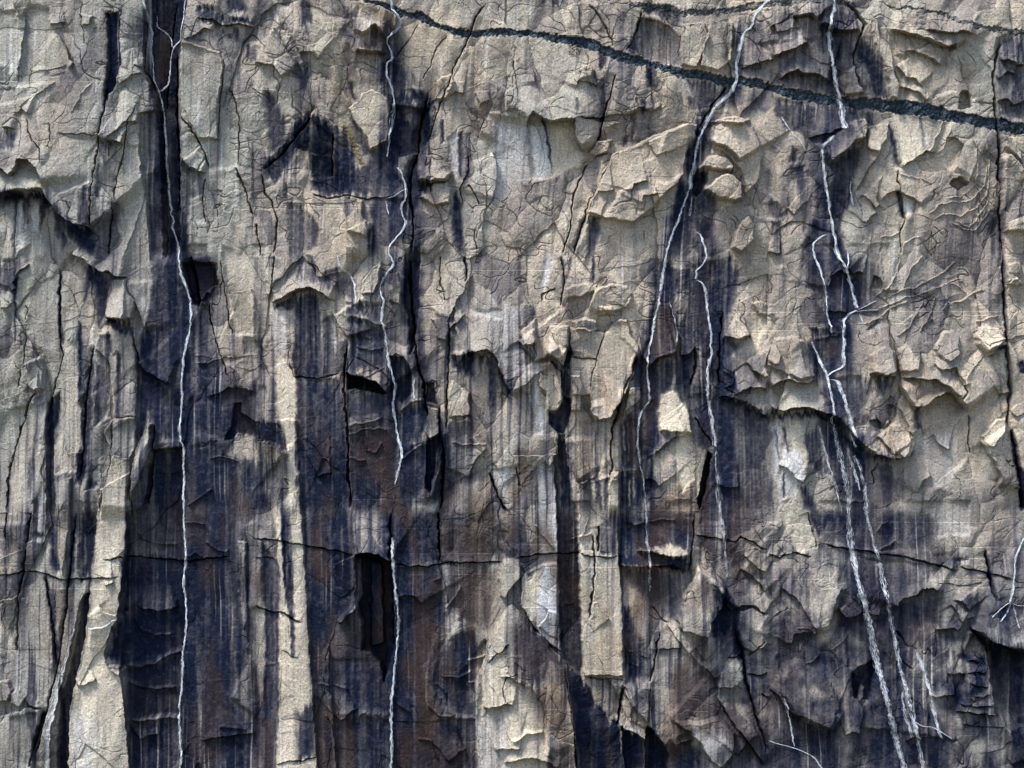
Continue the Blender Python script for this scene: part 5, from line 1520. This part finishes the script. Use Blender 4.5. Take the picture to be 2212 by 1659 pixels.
# ---------------------------------------------------------------- meshes
def world_xyz(px, py, h):
    return np.stack([(px - 512) * PX, -h * PX, CAM_Z + (384 - py) * PX], -1).astype(f32)
def link(name, me, mat, parent=None):
    o = bpy.data.objects.new(name, me); COL.objects.link(o); o.data.materials.append(mat)
    if parent: o.parent = parent
    return o
def mesh_of(name, V, Q, cols=None, smooth=False):
    n = Q.shape[1]
    me = bpy.data.meshes.new(name)
    me.vertices.add(len(V)); me.vertices.foreach_set('co', V.astype(f32).ravel())
    me.loops.add(Q.size); me.loops.foreach_set('vertex_index', Q.astype(np.int32).ravel())
    me.polygons.add(len(Q)); me.polygons.foreach_set('loop_start', np.arange(0, Q.size, n, dtype=np.int32))
    if smooth: me.polygons.foreach_set('use_smooth', np.ones(len(Q), bool))
    else: me.polygons.foreach_set('use_smooth', np.zeros(len(Q), bool))
    me.update(calc_edges=True)
    for nm, arr in (cols or {}).items():
        a = me.color_attributes.new(nm, 'FLOAT_COLOR', 'POINT')
        a.data.foreach_set('color', np.concatenate([arr, np.ones((len(arr), 1), f32)], 1).astype(f32).ravel())
    return me

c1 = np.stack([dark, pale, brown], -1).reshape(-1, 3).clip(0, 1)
c2 = np.stack([clean, dike, .5 + tone], -1).reshape(-1, 3).clip(0, 1)
VG = world_xyz(X, Y, H).reshape(-1, 3)
idx = np.arange(NX * NY, dtype=np.int32).reshape(NY, NX)
quads = np.stack([idx[1:, :-1], idx[1:, 1:], idx[:-1, 1:], idx[:-1, :-1]], -1)
fo = owner[:-1, :-1]
def submesh(name, face_mask, parent=None, Vsrc=None, skirt=0.0):
    Q = quads[face_mask]
    Vs = VG if Vsrc is None else Vsrc
    ids, inv = np.unique(Q, return_inverse=True)
    Q = inv.reshape(Q.shape).astype(np.int32); V = Vs[ids]; a1 = c1[ids]; a2 = c2[ids]
    if skirt:                                            # sides running back into the wall, so the block has its full thickness
        E = np.concatenate([Q[:, [0, 1]], Q[:, [1, 2]], Q[:, [2, 3]], Q[:, [3, 0]]])
        key = np.sort(E, 1).astype(np.int64); key = key[:, 0] * len(V) + key[:, 1]
        u, first, cnt = np.unique(key, return_index=True, return_counts=True)
        B = E[first[cnt == 1]]
        bi = np.unique(B); mp = np.zeros(len(V), np.int32); mp[bi] = np.arange(len(bi)) + len(V)
        V2 = V[bi].copy(); V2[:, 1] += skirt
        SQ = np.stack([B[:, 1], B[:, 0], mp[B[:, 0]], mp[B[:, 1]]], -1)
        Q = np.concatenate([Q, SQ.astype(np.int32)]); V = np.concatenate([V, V2]); a1 = np.concatenate([a1, a1[bi]]); a2 = np.concatenate([a2, a2[bi]])
    return link(name, mesh_of(name, V, Q, {'stain_shade': a1, 'mineral': a2}), rock, parent)

# the wall itself; behind a loose block the wall lies deeper than the block's front
is_loose = np.isin(owner, list(loose)) if loose else np.zeros(owner.shape, bool)
inner = is_loose.copy()
for _ in range(2):
    q = inner.copy(); q[1:] &= inner[:-1]; q[:-1] &= inner[1:]; q[:, 1:] &= inner[:, :-1]; q[:, :-1] &= inner[:, 1:]; inner = q
VW = VG.copy(); VW[inner.ravel(), 1] += 7 * PX
fl = np.isin(fo, list(loose)) if loose else np.zeros(fo.shape, bool)
# a plateau behind the upper edge, reached over a rounded brim
top = VG[idx[0]]
ring = [top]
for back, up in ((2, 1.2), (8, 3), (40, 7), (300, 20)):
    r = top.copy(); r[:, 1] += back; r[:, 2] += up + .02 * back * np.sin(np.arange(NX) / 40.); ring.append(r)
cm = (fo == 0) | fl
Qc = quads[cm]; ids, inv = np.unique(Qc, return_inverse=True)
V = VW[ids]; A1 = c1[ids]; A2 = c2[ids]; Qc = inv.reshape(Qc.shape)
rows = np.concatenate(ring); base = len(V)
gi = np.arange(len(rows)).reshape(len(ring), NX) + base
QP = np.stack([gi[:-1, :-1], gi[:-1, 1:], gi[1:, 1:], gi[1:, :-1]], -1).reshape(-1, 4)
t1 = np.tile(c1[idx[0]], (len(ring), 1)); t2 = np.tile(c2[idx[0]], (len(ring), 1))
cliff = link('cliff', mesh_of('cliff', np.concatenate([V, rows]), np.concatenate([Qc, QP]), {'stain_shade': np.concatenate([A1, t1]), 'mineral': np.concatenate([A2, t2])}), rock)
cliff['kind'] = 'structure'
cliff['label'] = 'sheer grey and tan rock wall streaked with dark wet stains'
cliff['category'] = 'cliff'
built = {}
for k, (nm, lab) in enumerate(names):
    if k == 0: continue
    fm = fo == k
    if not fm.any(): continue
    if k in piece_of:
        o = submesh(nm, fm, built[piece_of[k]], None, 11 * PX)
        if lab: o['label'] = lab
    elif k in loose:
        o = built[k] = submesh(nm, fm, None, None, 11 * PX)
        o['label'] = loose[k][2]; o['category'] = loose[k][1]
    else:
        o = submesh(nm, fm, cliff)
        if lab: o['label'] = lab

gx = np.array([-1500, -400, -120, -88, -40, 0, 40, 88, 150, 400, 1500], f32)
gy = np.array([60, 6, -6, -40, -120, -200, -300, -330, -500, -1500], f32)
GX, GY = np.meshgrid(gx, gy)
GZ = np.where(GY < -6, (-GY - 6) * .2128, 0) + 1.2 * noise(GX / 60, GY / 50, 301) * (GY > -300) * (GY < 0)
GZ = np.minimum(GZ, CAM_Z - 1.7)
gi = np.arange(GX.size).reshape(GX.shape)
gq = np.stack([gi[:-1, :-1], gi[1:, :-1], gi[1:, 1:], gi[:-1, 1:]], -1).reshape(-1, 4)
ground = link('ground', mesh_of('ground', np.stack([GX, GY, GZ], -1).reshape(-1, 3), gq, smooth=True), soil)
ground['kind'] = 'structure'; ground['label'] = 'grassy valley slope below the rock wall'; ground['category'] = 'ground'

# ---------------------------------------------------------------- waterfalls: many thin threads of white water lying on the rock
HM = H.copy()
for _ in range(2):
    HM[1:-1, 1:-1] = np.maximum.reduce([HM[1:-1, 1:-1], HM[:-2, 1:-1], HM[2:, 1:-1], HM[1:-1, :-2], HM[1:-1, 2:]])
def rock_h(px, py):
    j = np.clip(np.searchsorted(xs, px), 1, NX - 1); i = np.clip(np.searchsorted(ys, py), 1, NY - 1)
    return np.maximum(HM[i, j], HM[i - 1, j - 1])
rng = np.random.default_rng(5)
def resample(P, step):
    L = np.r_[0, np.cumsum(np.hypot(*(P[1:] - P[:-1]).T))]
    n = max(int(L[-1] / step), 3); s = np.linspace(0, L[-1], n)
    return np.stack([np.interp(s, L, P[:, 0]), np.interp(s, L, P[:, 1])], -1), L[-1]
def tube(path, rad, off, Vs, Qs, base):
    # path (n,2) in picture units, rad (n,), a five-sided thread lying 'off' in front of the rock
    n = len(path); h = rock_h(path[:, 0], path[:, 1])
    if n > 4:
        hp = np.pad(h, 2, mode='edge'); h = np.maximum(h, (hp[:-4] + hp[1:-3] + hp[2:-2] + hp[3:-1] + hp[4:]) / 5)
    d = np.gradient(path, axis=0); d /= np.maximum(np.hypot(d[:, 0], d[:, 1]), 1e-4)[:, None]
    nx, ny = -d[:, 1], d[:, 0]
    ring = []
    for k in range(5):
        a = 2 * math.pi * k / 5
        ring.append(world_xyz(path[:, 0] + nx * rad * math.cos(a), path[:, 1] + ny * rad * math.cos(a), h + off + rad * math.sin(a)))
    V = np.stack(ring, 1).reshape(-1, 3)
    i = np.arange(n - 1)[:, None] * 5 + np.arange(5)[None]; j = np.arange(n - 1)[:, None] * 5 + (np.arange(5)[None] + 1) % 5
    Q = np.stack([i, j, j + 5, i + 5], -1).reshape(-1, 4) + base
    Vs.append(V); Qs.append(Q)
    return base + len(V)
def stream_mesh(name, P, width, dens, core):
    veil = width > 3
    # width in picture units (whole band), dens threads per unit length, core = radius of the solid thread (0 for a loose veil)
    Vs, Qs, b = [], [], 0
    for _ in range(2):                                    # round off the corners
        P = np.concatenate([P[:1], np.stack([P[:-1] * .75 + P[1:] * .25, P[:-1] * .25 + P[1:] * .75], 1).reshape(-1, 2), P[-1:]])
    F, Lt = resample(P, 1.0)
    F = F + np.stack([.6 * noise(F[:, 1] / 7, F[:, 0] / 40 + 3, 401) + .45 * noise(F[:, 1] / 2.7, F[:, 0] / 20 + 9, 402), 0 * F[:, 1]], -1)
    n = len(F)
    if core and not veil:
        t = np.arange(n); r = .24 * core * np.clip(1 + 1.0 * noise(t / 4.2, t * 0 + P[0, 0], 403), .3, 1.9)
        cut = noise(t / 11., t * 0 + P[0, 1], 405)
        k = 0
        while k < n - 3:
            m = k
            while m < n and cut[m] > -.5: m += 1
            if m - k >= 3:
                rr = r[k:m].copy(); rr[0] *= .3; rr[-1] *= .2
                b = tube(F[k:m], rr, .35, Vs, Qs, b)
            k = m + 2
    wv = (1.0 if veil else 1.3) * width * np.clip(.75 + .5 * noise(np.arange(n) / 14., np.zeros(n) + P[0, 0], 407), .35, 1.4)
    for q in range(int(Lt * dens * (1.25 if veil else 1.7))):
        k = rng.integers(0, n - 3); ln = int(rng.uniform(3, 7 if veil else 11)); m = min(k + ln, n)
        if m - k < 3: continue
        lat = (rng.triangular(-.9, 0, .9) if veil else np.clip(rng.normal(0, .42), -1, 1)) * wv[k]
        seg = F[k:m].copy(); seg[:, 0] += lat + rng.normal(0, .12) * np.linspace(0, 1, m - k)
        rr = rng.uniform(.05, .17) * np.sin(np.linspace(.25, 2.95, m - k))
        b = tube(seg, rr, rng.uniform(.1, .9), Vs, Qs, b)
    return mesh_of(name, np.concatenate(Vs), np.concatenate(Qs), smooth=True)
for nm, lab, parts in FALLS:
    if len(parts) > 1:
        P0 = chain(parts[0][4]); p = world_xyz(P0[-1:, 0], P0[-1:, 1], rock_h(P0[-1:, 0], P0[-1:, 1]))[0]
        root = bpy.data.objects.new(nm, None); COL.objects.link(root); root.location = [float(q) for q in p]
        for pn, wdt, dens, core, txt in parts:
            me = stream_mesh(pn, chain(txt), wdt, dens, core); me.transform(__import__('mathutils').Matrix.Translation([-float(q) for q in p]))
            link(pn, me, water, root)
    else:
        pn, wdt, dens, core, txt = parts[0]
        root = link(nm, stream_mesh(nm, chain(txt), wdt, dens, core), water)
    root['label'] = lab; root['category'] = 'waterfall'

# ---------------------------------------------------------------- plants rooted in the cracks
def tuft(name, px, py, size, mat, n, label, cat, group):
    Vs, Qs, b = [], [], 0
    h = float(rock_h(np.array([px]), np.array([py]))[0]) - .4
    base = world_xyz(np.array(px), np.array(py), np.array(h))
    for k in range(n):
        a = rng.uniform(-1.5, 1.5); up = rng.uniform(.3, 1); out = rng.uniform(.3, 1); L = size * rng.uniform(.5, 1.1) * PX
        tip = np.array([math.sin(a) * L, -out * L * .9, up * L * math.cos(a * .6)]); midp = tip * .55 + np.array([0, -.1 * L, .18 * L])
        w = .13 * size * PX; sx = np.array([w * math.cos(a), 0, -w * math.sin(a)]); sy = np.array([0, w * .5, w * .5])
        V = np.array([-sx, sy, sx, midp - sx * .9, midp + sy, midp + sx * .9, tip - sx * .1, tip + sy * .1, tip + sx * .1])
        Q = np.array([[0, 1, 4, 3], [1, 2, 5, 4], [2, 0, 3, 5], [3, 4, 7, 6], [4, 5, 8, 7], [5, 3, 6, 8]]) + b
        Vs.append(V); Qs.append(Q); b += 9
    o = link(name, mesh_of(name, np.concatenate(Vs), np.concatenate(Qs)), mat)
    o.location = [float(q) for q in base]
    o['label'] = label; o['category'] = cat
    if group: o['group'] = group
    return o
for k, (x, y, s) in enumerate(((574, 826, 3), (588, 848, 3), (600, 872, 3.4), (610, 896, 3.6), (618, 922, 3), (632, 946, 3.4), (643, 972, 3.2), (650, 1000, 3.6), (662, 1030, 3), (676, 1058, 3.2), (702, 1080, 3))):
    tuft('grass_tuft', 256 + x * U, y * U, s, grass, 16, 'yellow grass tuft in a slanting crack left of the second waterfall', 'grass tuft', 'yellow tufts along the crack')
for x, y, s, lb in ((1545, 1335, 3.5, 'small dark shrub clinging to the right crack, highest of three'), (1575, 1365, 3, 'small dark shrub clinging to the right crack, middle one of three'), (1600, 1510, 3.5, 'small dark shrub clinging to the right crack, lowest of three')):
    tuft('shrub', 768 + x * U, 256 + y * U, s, scrub, 26, lb, 'shrub', 'shrubs in the right crack')
